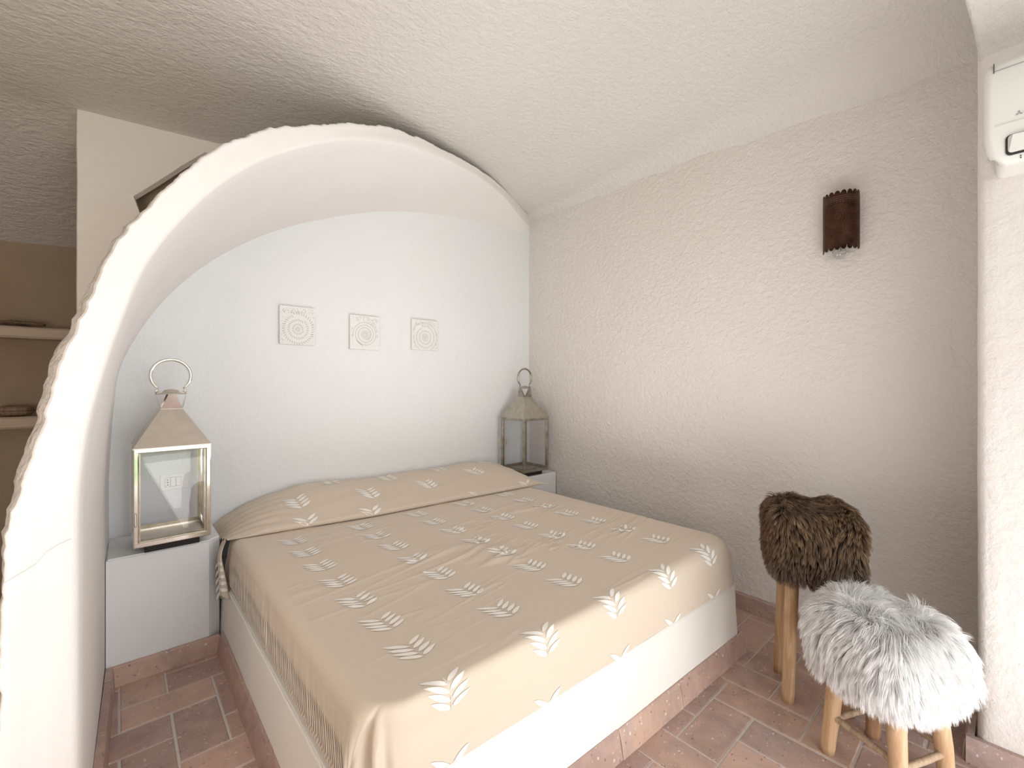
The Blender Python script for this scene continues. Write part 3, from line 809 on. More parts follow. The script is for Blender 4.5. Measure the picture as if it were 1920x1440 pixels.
# ------------------------------------------------------------------ lanterns
def make_lantern(loc, label, polished):
    mp = M_POLISH if polished else M_AGED; ms = M_SATIN if polished else M_AGEDS
    mi_ = M_BRASSY if polished else M_AGED
    r = empty('lantern', loc, label, 'lantern', 'metal and glass lanterns on the ledges')
    W = .140; z0 = .036; z1 = .467; T = .020
    bm = bmesh.new(); box(bm, (-.10, -.10, 0), (.10, .10, .037), .002); bm_obj('plinth', bm, M_BLACK, r)
    bm = bmesh.new(); box(bm, (-W + .008, -W + .008, z0 + .004), (W - .008, W - .008, z0 + .009)); bm_obj('floor_plate', bm, ms, r)
    # frame: each bar is a chamfered angle
    bm = bmesh.new()
    for sx in (-1, 1):
        for sy in (-1, 1):
            x0, x1 = sorted((sx * W, sx * (W - T))); y0, y1 = sorted((sy * W, sy * (W - T)))
            box(bm, (x0, y0, z0), (x1, y1, z1), .0045, 2)
    for zz, hh in ((z0, .024), (z1 - .022, .022)):
        for s in (-1, 1):
            a, b = sorted((s * W, s * (W - .014)))
            box(bm, (-W + .005, a - .0004, zz), (W - .005, b + .0004, zz + hh), .004, 2)
            box(bm, (a - .0004, -W + .005, zz), (b + .0004, W - .005, zz + hh), .004, 2)
    bm_obj('frame', bm, mp, r)
    # inner glazing beads
    bm = bmesh.new()
    for s in (-1, 1):
        for q in (-1, 1):
            c = s * (W - T - .002); d = q * (W - .014)
            box(bm, (c - .003, d - .004, z0 + .02), (c + .003, d + .004, z1 - .018)); box(bm, (d - .004, c - .003, z0 + .02), (d + .004, c + .003, z1 - .018))
    for s in (-1, 1):
        box(bm, (-W + T, s * (W - .012) - .004, z0 + .014), (W - T, s * (W - .012) + .004, z0 + .030)); box(bm, (s * (W - .012) - .004, -W + T, z0 + .014), (s * (W - .012) + .004, W - T, z0 + .030))
    bm_obj('glazing_bead', bm, mi_, r)
    for k in range(4):
        bm = bmesh.new(); h = W - .008
        vs = [(-W + T - .003, -h, z0 + .02), (W - T + .003, -h, z0 + .02), (W - T + .003, -h, z1 - .017), (-W + T - .003, -h, z1 - .017)]
        R = Matrix.Rotation(k * PI / 2, 3, 'Z'); bm.faces.new([bm.verts.new(R @ Vector(v)) for v in vs])
        bm_obj('glass_pane', bm, M_GLASS, r)
    # pyramid roof
    bm = bmesh.new(); t = .041; zr = .630
    prof = [(W + .001, z1 - .004), (W + .001, z1), (t, zr), (t, zr + .004), (t - .003, zr + .004), (t - .003, zr), (W - .006, z1 - .002)]
    rings = [[bm.verts.new((sx * a, sy * a, z)) for sx, sy in ((-1, -1), (1, -1), (1, 1), (-1, 1))] for a, z in prof]
    for i in range(len(rings)):
        A = rings[i]; B = rings[(i + 1) % len(rings)]
        for k in range(4): bm.faces.new((A[k], A[(k + 1) % 4], B[(k + 1) % 4], B[k]))
    bm_obj('roof', bm, ms, r)
    bm = bmesh.new()
    for k in range(4):
        R = Matrix.Rotation(k * PI / 2, 3, 'Z')
        for off in (0, .0012):
            vs = [(-t + .001, -t + off, zr + .001), (t - .001, -t + off, zr + .001), (.013, -.058 + off, .700), (-.013, -.058 + off, .700)]
            bm.faces.new([bm.verts.new(R @ Vector(v)) for v in vs])
    bm_obj('vent_bracket', bm, mp, r)
    bm = bmesh.new(); lathe(bm, [(.0, .6985), (.060, .6985), (.061, .7005), (.045, .703), (.034, .706), (.031, .713), (.024, .719), (.012, .722), (.0005, .723)], 32); bm_obj('cap', bm, ms, r)
    # handle ring
    bm = bmesh.new(); P = []
    for k in range(41):
        a = -PI / 2 + math.radians(38) + (2 * PI - math.radians(76)) * k / 40
        P.append((.076 * math.cos(a), 0, .786 + .076 * math.sin(a)))
    tube(bm, P, .0075, 14, rad=[.0035 + .004 * min(1, min(i, 40 - i) / 4) for i in range(41)]); bm_obj('handle', bm, mp, r)
    bm = bmesh.new()
    bm.free()
    for s in (-1, 1):
        bm = bmesh.new(); px = s * abs(P[0][0])
        tube(bm, [(px, 0, P[0][2] + .004), (s * .054, 0, .715), (s * .056, 0, .700)], .003, 8)
        bm_obj('hinge_tab', bm, mp, r)
    for s in (-1, 1):
        for e in (-1, 1):
            bm = bmesh.new(); bmesh.ops.create_uvsphere(bm, u_segments=12, v_segments=8, radius=.0052, matrix=Matrix.Translation((s * .054 + e * .0062, 0, .713))); bm_obj('rivet', bm, mp, r, True)
    # small door latch on the front left post
    bm = bmesh.new(); pts = [(-W + .0045, -W - .0012, .135), (-W + .0045, -W - .0012, .185), (-W + .009, -W - .0012, .190), (-W + .0125, -W - .0012, .185), (-W + .0125, -W - .0012, .135), (-W + .009, -W - .0012, .130), (-W + .0045, -W - .0012, .135)]
    tube(bm, pts, .0010, 6); bm_obj('latch', bm, M_OUTL if polished else M_AGED, r)
    return r
make_lantern((.187, 2.645, .541), 'large polished silver lantern with clear glass on the left ledge', True)
make_lantern((2.508, 2.672, .541), 'darker aged metal lantern with clear glass on the right ledge in the corner', False)

# ------------------------------------------------------------------ relief tiles
def relief(x0, x1, z0, z1, label, kind):
    cx, cz = (x0 + x1) / 2, (z0 + z1) / 2; w, h = (x1 - x0) / 2, (z1 - z0) / 2
    bm = bmesh.new(); box(bm, (-w, -.022, -h), (w, 0, h), .004, 3)
    yy = -.0226; rnd = random.Random(int(x0 * 100))
    def stroke(px, pz, ang, L, t):
        if abs(px) > w * .94 or abs(pz) > h * .95: return
        d = Vector((math.cos(ang), math.sin(ang))); s = Vector((-d.y, d.x)); P = []
        for (a, b) in ((-1, 0), (-.3, 1), (.5, .8), (1, 0), (.5, -.8), (-.3, -1)):
            q = Vector((px, pz)) + d * a * L + s * b * t
            P.append(bm.verts.new((max(-w + .002, min(w - .002, q.x)), yy, max(-h + .002, min(h - .002, q.y)))))
        f = bm.faces.new(P); f.material_index = 1
    c = {1: (.0, -.02), 2: (.0, -.012), 3: (-.002, -.018)}[kind]
    if kind in (1, 3):
        n = 36 if kind == 1 else 44; rings = [(.026, .007), (.050, .009), (.078, .011)] if kind == 1 else [(.022, .005), (.043, .008), (.068, .009), (.092, .008)]
        for ri, (r0, L) in enumerate(rings):
            m = int(n * (.5 + .28 * ri))
            for k in range(m):
                a = 2 * PI * k / m + ri; r = r0 * (1 + .16 * k / m) 
                stroke(c[0] + r * math.cos(a), c[1] + r * math.sin(a) * 1.05, a + .45, L, .0012 if kind == 1 else .0010)
        P0 = None
        for k in range(26):
            a = k * .45; r = .004 + .00052 * k; stroke(c[0] + r * math.cos(a), c[1] + r * math.sin(a), a + PI / 2, .0035, .0008)
    else:
        for k in range(150):
            a = k * .33 if k < 60 else k * .19; r = .005 + .00050 * k * (1 if k < 60 else 1.05)
            stroke(c[0] + r * math.cos(a), c[1] + r * math.sin(a), a + PI / 2 + .12, .0030 + .0000500 * k, .0009)
        for k in range(5):
            stroke(.045 + k * .009, .062 + k * .002 - k * k * .003, PI / 3.2 + k * .1, .017, .0010); stroke(-.055 + .008 * k, -.06 - .006 * k, -PI / 4, .014, .0010)
    for k in range(46):
        stroke(rnd.uniform(-w * .85, w * .85), h * rnd.uniform(.62, .9), rnd.uniform(0, PI), .0045, .0009)
    for k in range(26):
        stroke(-w * rnd.uniform(.8, .92) if k % 2 else w * rnd.uniform(.8, .92), rnd.uniform(-h * .9, h * .8), rnd.uniform(0, PI), .004, .0009)
    o = bm_obj('relief_tile', bm, None, None, mats=[M_TILEW, M_TILEG]); o.location = (cx, YB - .0005, cz)
    tag(o, label, 'wall tile', 'carved white tiles on the alcove wall')
relief(.712, .913, 1.521, 1.752, 'square white wall tile carved with a coarse sunburst spiral, nearest the left lantern', 1)
relief(1.131, 1.335, 1.511, 1.738, 'square white wall tile carved with concentric curls, middle of the three', 2)
relief(1.580, 1.797, 1.529, 1.752, 'square white wall tile carved with a fine shell spiral, nearest the corner', 3)

# ------------------------------------------------------------------ sockets
def outlet(cx, cz, w, h, label, modules, sock):
    r = empty('wall_socket', (cx, YB, cz), label, 'socket', 'wall sockets behind the lanterns')
    bm = bmesh.new(); box(bm, (-w / 2, -.010, -h / 2), (w / 2, 0, h / 2), .0045, 4); bm_obj('face_plate', bm, M_OUT, r)
    n = len(modules) if False else modules; mw = .0225; x0 = -mw * n / 2 - (.006 if n == 3 else 0)
    for k in range(n):
        bm = bmesh.new(); box(bm, (x0 + k * mw, -.0108, -.0235), (x0 + (k + 1) * mw, -.009, .0235)); bm_obj('module_gap', bm, M_OUTL, r)
        bm = bmesh.new(); box(bm, (x0 + k * mw + .0012, -.0122, -.0222), (x0 + (k + 1) * mw - .0012, -.0105, .0222), .0006, 1)
        m = bm_obj('socket_module' if k == sock else 'switch_rocker', bm, M_OUT, r)
        if k == sock:
            for zz in (-.0125, 0, .0125):
                b2 = bmesh.new(); bmesh.ops.create_cone(b2, cap_ends=True, segments=12, radius1=.0034, radius2=.0034, depth=.001, matrix=Matrix.Translation((x0 + (k + .5) * mw, -.0124, zz)) @ Matrix.Rotation(PI / 2, 4, 'X'))
                bm_obj('pin_hole', b2, M_OUTD, m)
    return r
outlet(.218, .781, .118, .080, 'ivory wall socket with two switches seen through the left lantern', 3, 0)
outlet(2.468, .778, .118, .080, 'white wall socket seen through the darker right lantern', 3, 2)

# ------------------------------------------------------------------ sconce
def sconce():
    y0c = .560; zc = 2.070
    xw = wall_rx(y0c) - .004
    r = empty('wall_sconce', (xw, y0c, zc), 'dark pierced copper wall lamp with scalloped edges and clear bulb', 'wall lamp')
    hw = .073; dep = .078; n = 96; V = []; F = []; zb, zt = -.135, .140
    def pt(th, z, k=1.0): return (-dep * k * math.sin(th) ** .8 if 0 < th < PI else 0, hw * k * math.cos(th), z)
    ns = 9
    rowsn = 12
    for lay, kk in ((0, 1.0), (1, .975)):
        for i in range(n + 1):
            th = PI * i / n; s = abs(math.sin(th * ns)); top = zt - .020 + .024 * s ** .4; bot = zb + .020 - .024 * s ** .4
            for j in range(rowsn + 1):
                z = bot + (top - bot) * j / rowsn; V.append(pt(th, z, kk))
    F += grid_faces(n + 1, rowsn + 1); F += grid_faces(n + 1, rowsn + 1, (n + 1) * (rowsn + 1), True)
    m0 = (n + 1) * (rowsn + 1)
    for i in range(n):
        for j in (0, rowsn):
            a = i * (rowsn + 1) + j; b = a + rowsn + 1; F.append((a, b, b + m0, a + m0))
    sh = mesh_obj('shade', V, F, M_RUST, r, smooth=True)
    # hammered rays and pierced dots
    V = []; F = []; rnd = random.Random(3)
    def mark(th, z, ang, L, t):
        o = len(V)
        for (a, b) in ((-1, 0), (0, 1), (1, 0), (0, -1)):
            u = a * L * math.cos(ang) - b * t * math.sin(ang); v = a * L * math.sin(ang) + b * t * math.cos(ang)
            V.append(pt(min(PI - .02, max(.02, th + u / .085)), z + v, 1.012))
        F.append((o, o + 1, o + 2, o + 3))
    for (cth, cz_, rm) in ((PI * .50, .02, .055), (PI * .30, -.075, .04), (PI * .78, -.03, .05), (PI * .2, .05, .04)):
        for ring in range(4):
            for k in range(30 + 8 * ring):
                a = 2 * PI * k / (30 + 8 * ring); rr = rm * (.25 + .25 * ring); z = cz_ + rr * math.sin(a)
                if abs(z) > .105: continue
                mark(cth + rr * math.cos(a) / .085, z, a + .25, .0048, .0005)
    mesh_obj('hammered_rays', V, F, M_COPPER, r)
    V = []; F = []
    for row in range(4):
        for k in range(34):
            th = PI * (.06 + .9 * (k + .5 * (row % 2)) / 34)
            if row == 3 and k % 2: continue
            o = len(V); z = .116 - row * .009; e = .0011
            for (a, b) in ((-e, 0), (0, e), (e, 0), (0, -e)): V.append(pt(th + a / .085, z + b, 1.013))
            F.append((o, o + 1, o + 2, o + 3))
    mesh_obj('pierced_holes', V, F, M_HOLE, r)
    bm = bmesh.new(); box(bm, (-.012, -.055, -.10), (.008, .055, .09), .003); bm_obj('back_plate', bm, M_RUST, r)
    bm = bmesh.new(); tube(bm, [(-.010, 0, -.03), (-.036, 0, -.035), (-.040, 0, -.085)], .012, 12); bm_obj('lamp_holder', bm, M_OUTL, r)
    bm = bmesh.new(); lathe(bm, [(.0005, -.178), (.012, -.175), (.022, -.167), (.028, -.154), (.029, -.144), (.025, -.128), (.017, -.110), (.0125, -.098), (.0125, -.085)], 24, cx=-.040); bm_obj('bulb', bm, M_BULB, r, True)
    bm = bmesh.new(); tube(bm, [(-.040, .004, -.10), (-.043, .006, -.14), (-.037, -.006, -.14), (-.040, -.004, -.10)], .0012, 6); bm_obj('filament', bm, M_GREYI, r)
sconce()

# ------------------------------------------------------------------ air conditioner
def aircon():
    r = empty('air_conditioner', (2.197, -.30, 1.94), 'white wall mounted air conditioner indoor unit at the top right', 'air conditioner')
    # profile in x (out of wall, negative) / z ; loft along y with tapered end
    prof = [(0, 0.034), (-.10, .030), (-.148, .023), (-.160, .024), (-.168, .034), (-.173, .050), (-.177, .070), (-.180, .110), (-.184, .150), (-.186, .230), (-.184, .315), (-.176, .336), (-.150, .343), (0, .343)]
    Y1 = .362; Y0 = -.45
    secs = []
    for k in range(9):
        a = PI / 2 * k / 8; secs.append((Y1 - .022 * (1 - math.sin(a)) - (0), .022 * (1 - math.cos(a)) if False else .022 * (1 - math.sin(PI / 2 * (1 - k / 8)))))
    ys = []
    V = []; F = []
    for k in range(9):
        t = k / 8; y = Y1 - .020 * (1 - math.cos(t * PI / 2)); ins = .020 * (1 - math.sin(t * PI / 2))
        ys.append((y, ins))
    ys = ys + [(0.2, 0), (-.1, 0), (Y0, 0)]
    for (y, ins) in ys:
        for (x, z) in prof:
            cx, cz = -.06, .17
            xx = x + ins * (1 if x < -.1 else 0); z2 = z + (ins * (1 if z < .05 else (-1 if z > .30 else 0)))
            # lower end corner swept inwards
            low = max(0, (.095 - z) / .077)
            yy = y - (.034 * low ** 1.6 if y > .1 else 0)
            V.append((xx, yy, z2))
    m = len(prof); F = grid_faces(len(ys), m)
    F.append(tuple(range(m))); F.append(tuple((len(ys) - 1) * m + k for k in range(m))[::-1])
    b = mesh_obj('casing', V, F, M_AC, r, smooth=True)
    bmm = bmesh.new(); bmm.from_mesh(b.data); bmesh.ops.recalc_face_normals(bmm, faces=bmm.faces); bmm.to_mesh(b.data); bmm.free()
    # top cover seam and slot
    bm = bmesh.new(); box(bm, (-.1868, -.45, .3085), (-.184, .340, .3100)); bm_obj('cover_seam', bm, M_GREYI, r)
    bm = bmesh.new(); box(bm, (-.1872, .3385, .305), (-.178, .3405, .333)); bm_obj('cover_slot', bm, M_ACG, r)
    bm = bmesh.new(); box(bm, (-.1862, -.45, .1400), (-.1845, .338, .1408)); bm_obj('panel_seam', bm, simple('soft_seam', (.62, .61, .60), .5), r)
    # air vane with dark surround
    bm = bmesh.new()
    def slope(z): return interp(z, [.022, .024, .034, .050, .070, .110, .150], [-.148, -.160, -.168, -.173, -.177, -.180, -.184])
    def panel(y0, y1, z0, z1, off, mi, rc):
        pts = []
        for (cy, cz, s) in ((y1 - rc, z0 + rc, 0), (y1 - rc, z1 - rc, 1), (y0, z1, 2), (y0, z0, 3)):
            if s == 0:
                for k in range(6): a = -PI / 2 + PI / 2 * k / 5; pts.append((cy + rc * math.cos(a), cz + rc * math.sin(a)))
            elif s == 1:
                for k in range(6): a = PI / 2 * k / 5; pts.append((cy + rc * math.cos(a), cz + rc * math.sin(a)))
            else: pts.append((cy, cz))
        f = bm.faces.new([bm.verts.new((slope(z) - off, y, z)) for y, z in pts]); f.material_index = mi
    o2 = .30
    bm.free(); bm = bmesh.new(); panel(-.45, .316, .044, .104, .0035, 0, .012); bm_obj('outlet_gap', bm, M_ACG, r)
    bm = bmesh.new(); panel(-.45, .311, .0500, .1020, .0075, 0, .010)
    bmesh.ops.solidify(bm, geom=bm.faces[:], thickness=.002); bm_obj('air_vane', bm, M_AC, r)
    for k in range(2):
        bm = bmesh.new(); bmesh.ops.create_cone(bm, cap_ends=True, segments=10, radius1=.0016, radius2=.0016, depth=.004, matrix=Matrix.Translation((-.1695, .285, .032 + k * .006)) @ Matrix.Rotation(PI / 2, 4, 'Y')); bm_obj('screw_hole', bm, M_ACG, r)
    # three-diamond emblem and lettering
    bm = bmesh.new(); s = .0048
    def rhomb(cy, cz, ang):
        d = Vector((math.cos(ang), math.sin(ang))); n = Vector((-d.y, d.x))
        P = [Vector((cy, cz)), Vector((cy, cz)) + d * s * .87 + n * s * .5, Vector((cy, cz)) + d * s * 1.74, Vector((cy, cz)) + d * s * .87 - n * s * .5]
        bm.faces.new([bm.verts.new((-.1868, p.x, p.y)) for p in P])
    for a in (PI / 2, PI / 2 + 2 * PI / 3, PI / 2 - 2 * PI / 3): rhomb(.2885, .1605, a)
    bm_obj('emblem', bm, M_GREYI, r)
    cu = bpy.data.curves.new('lettering', 'FONT'); cu.body = 'MITSUBISHI ELECTRIC'; cu.size = .0125; cu.extrude = .0003; cu.materials.append(M_GREYI)
    t0 = bpy.data.objects.new('lettering_source', cu); C.objects.link(t0)
    bpy.context.view_layer.update(); me = bpy.data.meshes.new_from_object(t0); bpy.data.objects.remove(t0)
    t = bpy.data.objects.new('lettering', me); C.objects.link(t); t.parent = r
    t.location = (-.1868, .279, .1565); t.rotation_euler = (PI / 2, 0, -PI / 2)
aircon()

# ------------------------------------------------------------------ fur stools
def fur(name, parent, half, zc, count, length, spread, droop, width, colfn, mat, core_mat, seed, p=5.0, nclump=700, clump=.6, segs=5, flow=(0, 0), zstretch=1.0):
    rs = np.random.RandomState(seed)
    hx, hy, hz = half
    # backing cushion
    V = []; n1, n2 = 26, 48
    def sq(d):
        d = np.asarray(d, float); q = (np.abs(d[..., 0] / hx) ** p + np.abs(d[..., 1] / hy) ** p + np.abs(d[..., 2] / hz) ** p) ** (-1 / p)
        return d * q[..., None]
    for i in range(n1):
        ph = -PI / 2 + PI * i / (n1 - 1)
        for j in range(n2):
            th = 2 * PI * j / n2; d = np.array([math.cos(ph) * math.cos(th), math.cos(ph) * math.sin(th), math.sin(ph)])
            q = sq(d[None])[0]; V.append((q[0], q[1], q[2] + zc))
    F = []
    for i in range(n1 - 1):
        for j in range(n2): F.append((i * n2 + j, i * n2 + (j + 1) % n2, (i + 1) * n2 + (j + 1) % n2, (i + 1) * n2 + j))
    core = mesh_obj('seat', V, F, core_mat, parent, True)
    # roots
    def sample(n):
        # uniform on box faces then pushed to the rounded surface
        areas = np.array([hy * hz, hy * hz, hx * hz, hx * hz, hx * hy * 1.0, hx * hy * .25]); areas = areas / areas.sum()
        f = rs.choice(6, n, p=areas); u = rs.uniform(-1, 1, n); v = rs.uniform(-1, 1, n); P = np.zeros((n, 3))
        for k in range(6):
            m = f == k
            if k < 2: P[m] = np.stack([np.full(m.sum(), hx * (1 if k == 0 else -1)), u[m] * hy, v[m] * hz], 1)
            elif k < 4: P[m] = np.stack([u[m] * hx, np.full(m.sum(), hy * (1 if k == 2 else -1)), v[m] * hz], 1)
            else: P[m] = np.stack([u[m] * hx, v[m] * hy, np.full(m.sum(), hz * (1 if k == 4 else -1))], 1)
        P = sq(P)
        G = np.sign(P) * np.abs(P / np.array([hx, hy, hz])) ** (p - 1) / np.array([hx, hy, hz]); G /= np.linalg.norm(G, axis=1)[:, None]
        return P, G
    def vnoise(P, s, o):
        return np.array([[nz(a[0] * s + o, a[1] * s, a[2] * s), nz(a[0] * s, a[1] * s + o + 7, a[2] * s), nz(a[0] * s, a[1] * s, a[2] * s + o + 19)] for a in P])
    def strand(P, G, L, jit):
        n = len(P); pts = np.zeros((n, segs + 1, 3)); pts[:, 0] = P
        nzv = vnoise(P, 7, seed) * spread[1] + vnoise(P, 19, seed + 5) * spread[1] * .5
        fl = np.array([flow[0], flow[1], 0.0])
        d = G * spread[0] + nzv + jit + fl * G[:, 2:3].clip(0, 1)
        d[:, 2] -= .15
        d /= np.linalg.norm(d, axis=1)[:, None]
        st = (L / segs)[:, None]
        for k in range(1, segs + 1):
            d = d + np.array([0, 0, -droop / segs]) * 1.0 + nzv * .12
            # keep outside the cushion
            d /= np.linalg.norm(d, axis=1)[:, None]
            q = pts[:, k - 1] + d * st
            rel = (np.abs(q[:, 0] / hx) ** p + np.abs(q[:, 1] / hy) ** p + np.abs(q[:, 2] / hz) ** p) ** (1 / p)
            ins = rel < 1.03; q[ins] = q[ins] / rel[ins][:, None] * 1.03
            pts[:, k] = q
        return pts
    Pc, Gc = sample(nclump)
    Lc = length * rs.uniform(.85, 1.15, nclump)
    Sc = strand(Pc, Gc, Lc, rs.normal(0, .16, (nclump, 3)))
    P, G = sample(count)
    # nearest clump
    idx = np.zeros(count, int)
    for a in range(0, count, 2000):
        dd = ((P[a:a + 2000, None] - Pc[None]) ** 2).sum(2); idx[a:a + 2000] = dd.argmin(1)
    L = length * rs.uniform(.6, 1.1, count)
    S = strand(P, G, L, rs.normal(0, .10, (count, 3)))
    for k in range(1, segs + 1):
        w = clump * (k / segs) ** 1.2
        tgt = Sc[idx, k] + (P - Pc[idx]) * .35
        S[:, k] = S[:, k] * (1 - w) + tgt * w
    # ribbons
    rad = width / 2
    T = np.zeros_like(S); T[:, :-1] = S[:, 1:] - S[:, :-1]; T[:, -1] = T[:, -2]; T /= np.linalg.norm(T, axis=2)[..., None] + 1e-9
    R = rs.normal(0, 1, (count, 1, 3)); R = np.repeat(R, segs + 1, 1); sd = np.cross(T, R); sd /= np.linalg.norm(sd, axis=2)[..., None] + 1e-9
    prof = np.array([1.0, 1.0, .9, .75, .5, .12, .1, .1])[:segs + 1] if segs == 5 else np.linspace(1, .1, segs + 1)
    Lf = S - sd * rad * prof[None, :, None]; Rt = S + sd * rad * prof[None, :, None]
    VV = np.stack([Lf, Rt], 2).reshape(-1, 3); VV[:, 2] += zc
    base = (np.arange(count) * (segs + 1) * 2)[:, None]; k = np.arange(segs) * 2
    a = base + k[None]; Q4 = np.stack([a, a + 1, a + 3, a + 2], 2).reshape(-1, 4)
    me = bpy.data.meshes.new('fur'); nv = len(VV); nf = len(Q4)
    me.vertices.add(nv); me.vertices.foreach_set('co', VV.ravel()); me.loops.add(nf * 4); me.loops.foreach_set('vertex_index', Q4.ravel())
    me.polygons.add(nf); me.polygons.foreach_set('loop_start', np.arange(0, nf * 4, 4)); me.polygons.foreach_set('loop_total', np.full(nf, 4))
    me.polygons.foreach_set('use_smooth', np.ones(nf, bool)); me.update(); me.validate()
    tt = np.repeat(np.tile(np.arange(segs + 1) / segs, count), 2)
    si = np.repeat(np.arange(count), (segs + 1) * 2)
    col = colfn(rs, tt, si, idx, count, nclump, S, half)
    ca = me.color_attributes.new('tone', 'FLOAT_COLOR', 'POINT'); ca.data.foreach_set('color', np.c_[col, np.ones(nv)].ravel())
    me.materials.append(mat)
    o = bpy.data.objects.new('fur', me); C.objects.link(o); o.parent = core; o['kind'] = 'stuff'
    return core
def brown_col(rs, tt, si, idx, count, nclump, S, half):
    dark = np.array([.04, .026, .018]); mid = np.array([.13, .082, .052]); tan = np.array([.50, .335, .19]); grey = np.array([.40, .33, .31])
    r = rs.uniform(0, 1, count); rc = rs.uniform(0, 1, nclump)[idx]; f = np.clip(.35 * r + .75 * rc - .1, 0, 1)
    low = np.clip((-S[:, 0, 2] / half[2] + .1) * 1.2, 0, 1)
    tip = tan[None] * (1 - low[:, None] * .8) + grey[None] * low[:, None] * .8
    tipc = mid[None] * (1 - f[:, None]) + tip * f[:, None]
    t = tt[:, None]; tc = tipc[si]
    c = np.where(t < .5, dark + (mid - dark) * (t / .5) * (.4 + .8 * f[si][:, None]), mid * (1 - (t - .5) * 2) + tc * (t - .5) * 2)
    return np.clip(c, 0, 1)
def white_col(rs, tt, si, idx, count, nclump, S, half):
    r = rs.uniform(.90, 1.03, count)[si][:, None]; t = tt[:, None]
    c = (np.array([[.90, .895, .89]]) * (1 - t) + np.array([[.96, .955, .95]]) * t) * r
    return np.clip(c, 0, .96)
def leg(name, p, q, r0, r1, mat, parent, seed):
    bm = bmesh.new(); n = 16; P = []; p = Vector(p); q = Vector(q); rr = []
    for i in range(n):
        t = i / (n - 1); P.append(p.lerp(q, t) + Vector((.0018 * nz(t * 4, seed), .0018 * nz(t * 4, seed + 5), 0)))
        rr.append((r0 * (1 - t) + r1 * t) * (1 + .035 * nz(t * 6, seed + 2)))
    rr[0] *= .93
    tube(bm, P, r0, 18, rad=rr); o = bm_obj(name, bm, mat, parent)
    o.data.polygons.foreach_set('use_smooth', [len(f.vertices) == 4 for f in o.data.polygons]); return o
def stool(loc, rz, label, feet_local, topz, inset, r, mats, stretch_z=None):
    root = empty('fur_stool', (*loc, 0), label, 'stool', 'fur covered wooden stools', rz)
    return root
# tall brown stool
bs = empty('fur_stool', (2.17, .563, 0), 'tall wooden stool with a shaggy brown fur seat against the right wall', 'stool', 'fur covered wooden stools', math.radians(26.4))
hb = .100
tops = []
for (sx, sy, m) in ((-1, 1, M_WOOD), (1, 1, M_WOOD), (-1, -1, M_WOOD2), (1, -1, M_WOOD2)):
    leg('leg', (sx * hb, sy * hb, 0), (sx * .078, sy * .078, .60), .0225, .026, m, bs, sx * 3 + sy)
bm = bmesh.new(); box(bm, (-.105, -.105, .56), (.105, .105, .60), .01); bm_obj('seat_board', bm, M_WOOD2, bs)
fur('fur', bs, (.150, .145, .140), .645, 34000, .050, (1.15, .8), 1.7, .0019, brown_col, M_FURB, M_COREB, 11, p=6.0, nclump=2400, clump=.65, flow=(-.2, -.5))
# low white stool
ws = empty('fur_stool', (1.918, .285, 0), 'low wooden stool with a long-haired white fur seat, in front of the brown one', 'stool', 'fur covered wooden stools', math.radians(-24.5))
hw_ = .112
for (sx, sy, m) in ((-1, 1, M_WOOD), (1, 1, M_WOOD2), (-1, -1, M_WOOD), (1, -1, M_WOOD)):
    leg('leg', (sx * hw_, sy * hw_, 0), (sx * .088, sy * .088, .36), .0225, .026, m, ws, sx * 5 + sy * 2 + 30)
def rod(p, q, seed):
    bm = bmesh.new(); P = [Vector(p).lerp(Vector(q), i / 9) + Vector((0, 0, .002 * nz(i * .5, seed))) for i in range(10)]
    tube(bm, P, .0105, 10, rad=[.0105 * (1 + .12 * nz(i * .8, seed + 1)) for i in range(10)]); bm_obj('stretcher', bm, M_STR, ws, True)
z_ = .135; e = .106
rod((-e, e, z_), (-e, -e, z_ - .002), 1); rod((-e, -e, z_ - .02), (e, -e, z_ - .018), 2); rod((e, e, z_), (e, -e, z_ - .0), 3); rod((-e, e, z_ - .02), (e, e, z_ - .02), 4)
bm = bmesh.new(); box(bm, (-.12, -.12, .34), (.12, .12, .37), .01); bm_obj('seat_board', bm, M_WOOD2, ws)
fur('fur', ws, (.158, .150, .100), .420, 52000, .088, (1.1, .75), 2.1, .0019, white_col, M_FURW, M_COREW, 23, p=4.0, nclump=2200, clump=.6, flow=(.0, -.3))

# ------------------------------------------------------------------ outside, seen only in reflections
bm = bmesh.new(); box(bm, (-7, -12, -.35), (9, -1.6, -.05)); 
o = bm_obj('garden_lawn', bm, plaster('grass', (.16, .30, .06), bump=.5, scale=30, col2=(.22, .36, .09))); struct(o)
bm = bmesh.new(); box(bm, (-1.9, -2.6, -.05), (3.2, -1.5, -.01)); struct(bm_obj('terrace', bm, plaster('stone_paving', (.62, .60, .56), bump=.4, scale=8)))

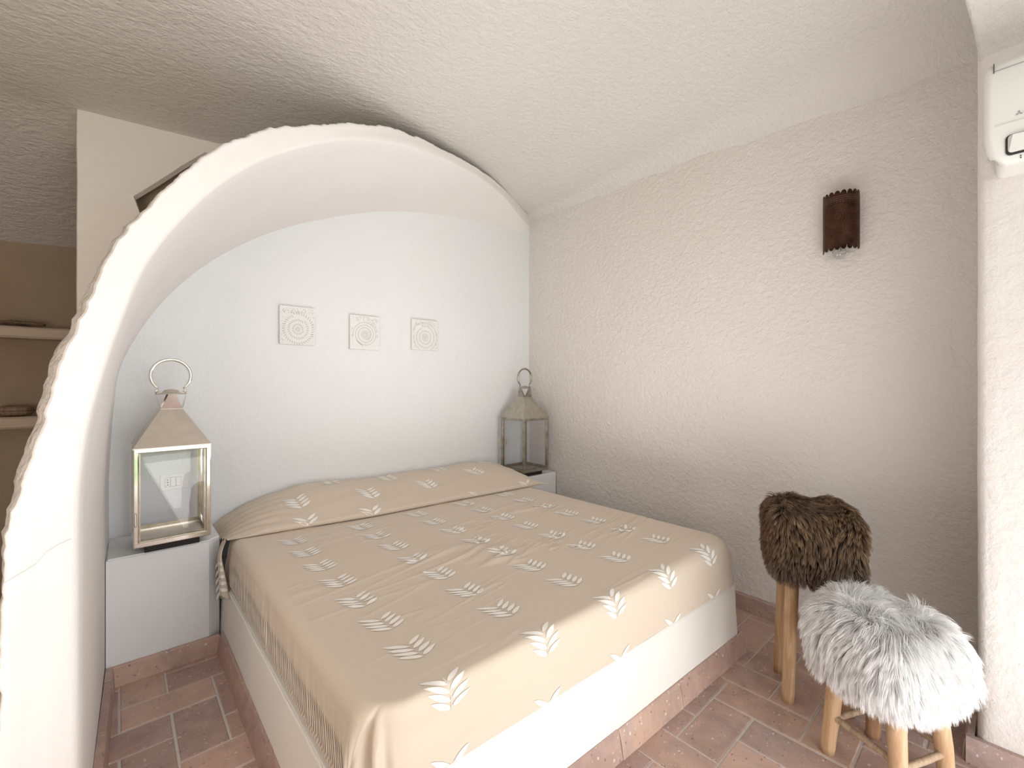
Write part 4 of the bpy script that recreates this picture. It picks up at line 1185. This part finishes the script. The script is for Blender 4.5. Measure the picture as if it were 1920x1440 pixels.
# ------------------------------------------------------------------ lights
def area(name, loc, target, sx, sy, power, col):
    l = bpy.data.lights.new(name, 'AREA'); l.shape = 'RECTANGLE'; l.size = sx; l.size_y = sy; l.energy = power; l.color = col
    o = bpy.data.objects.new(name, l); C.objects.link(o); o.location = loc
    d = Vector(target) - Vector(loc); o.rotation_euler = d.to_track_quat('-Z', 'Y').to_euler()
    return o
area('daylight_door', (1.3, -4.6, 1.4), (1.2, 1.6, .7), 3.0, 2.6, 52, (.975, .985, 1.0))
area('floor_bounce', (1.15, -.45, .2), (1.5, .8, 2.7), 1.7, 1.2, 28, (1.0, .985, .97))
area('bed_bounce', (1.5, 1.5, .80), (1.6, 1.5, 2.7), 1.2, 1.0, 10, (1.0, .985, .975))
area('corridor_fill', (-.95, .2, 1.0), (-.6, 3.4, 2.5), .9, .9, 20, (1.0, .90, .78))  # unseen fill lamp, added to lift the corridor and the ceiling at left
area('left_fill', (-1.3, -1.1, 1.6), (2.6, 1.5, 1.4), 1.0, 1.2, 3, (1.0, .985, .975))  # added soft fill aimed at the right wall; no window on this side
area('room_fill', (.7, -1.2, 1.8), (2.4, 1.9, 1.2), 1.4, .6, 8, (.94, .97, 1.0))
w = bpy.data.worlds.new('World'); bpy.context.scene.world = w; w.use_nodes = True
bg = w.node_tree.nodes['Background']; bg.inputs[0].default_value = (.93, .97, 1.0, 1); bg.inputs[1].default_value = 2.2

# ------------------------------------------------------------------ camera
cam = bpy.data.cameras.new('camera'); co = bpy.data.objects.new('camera', cam); C.objects.link(co)
cam.sensor_fit = 'HORIZONTAL'; cam.sensor_width = 36; cam.lens = 36 * 833 / 1920
cam.shift_y = -5 / 1920; cam.clip_start = .02
co.location = (0, 0, CAMZ)
yaw = math.radians(48.4536)
co.rotation_euler = (PI / 2, 0, yaw - PI / 2)
bpy.context.scene.camera = co
bpy.context.scene.view_settings.view_transform = 'Standard'
bpy.context.scene.view_settings.look = 'None'
bpy.context.scene.view_settings.exposure = 0.15
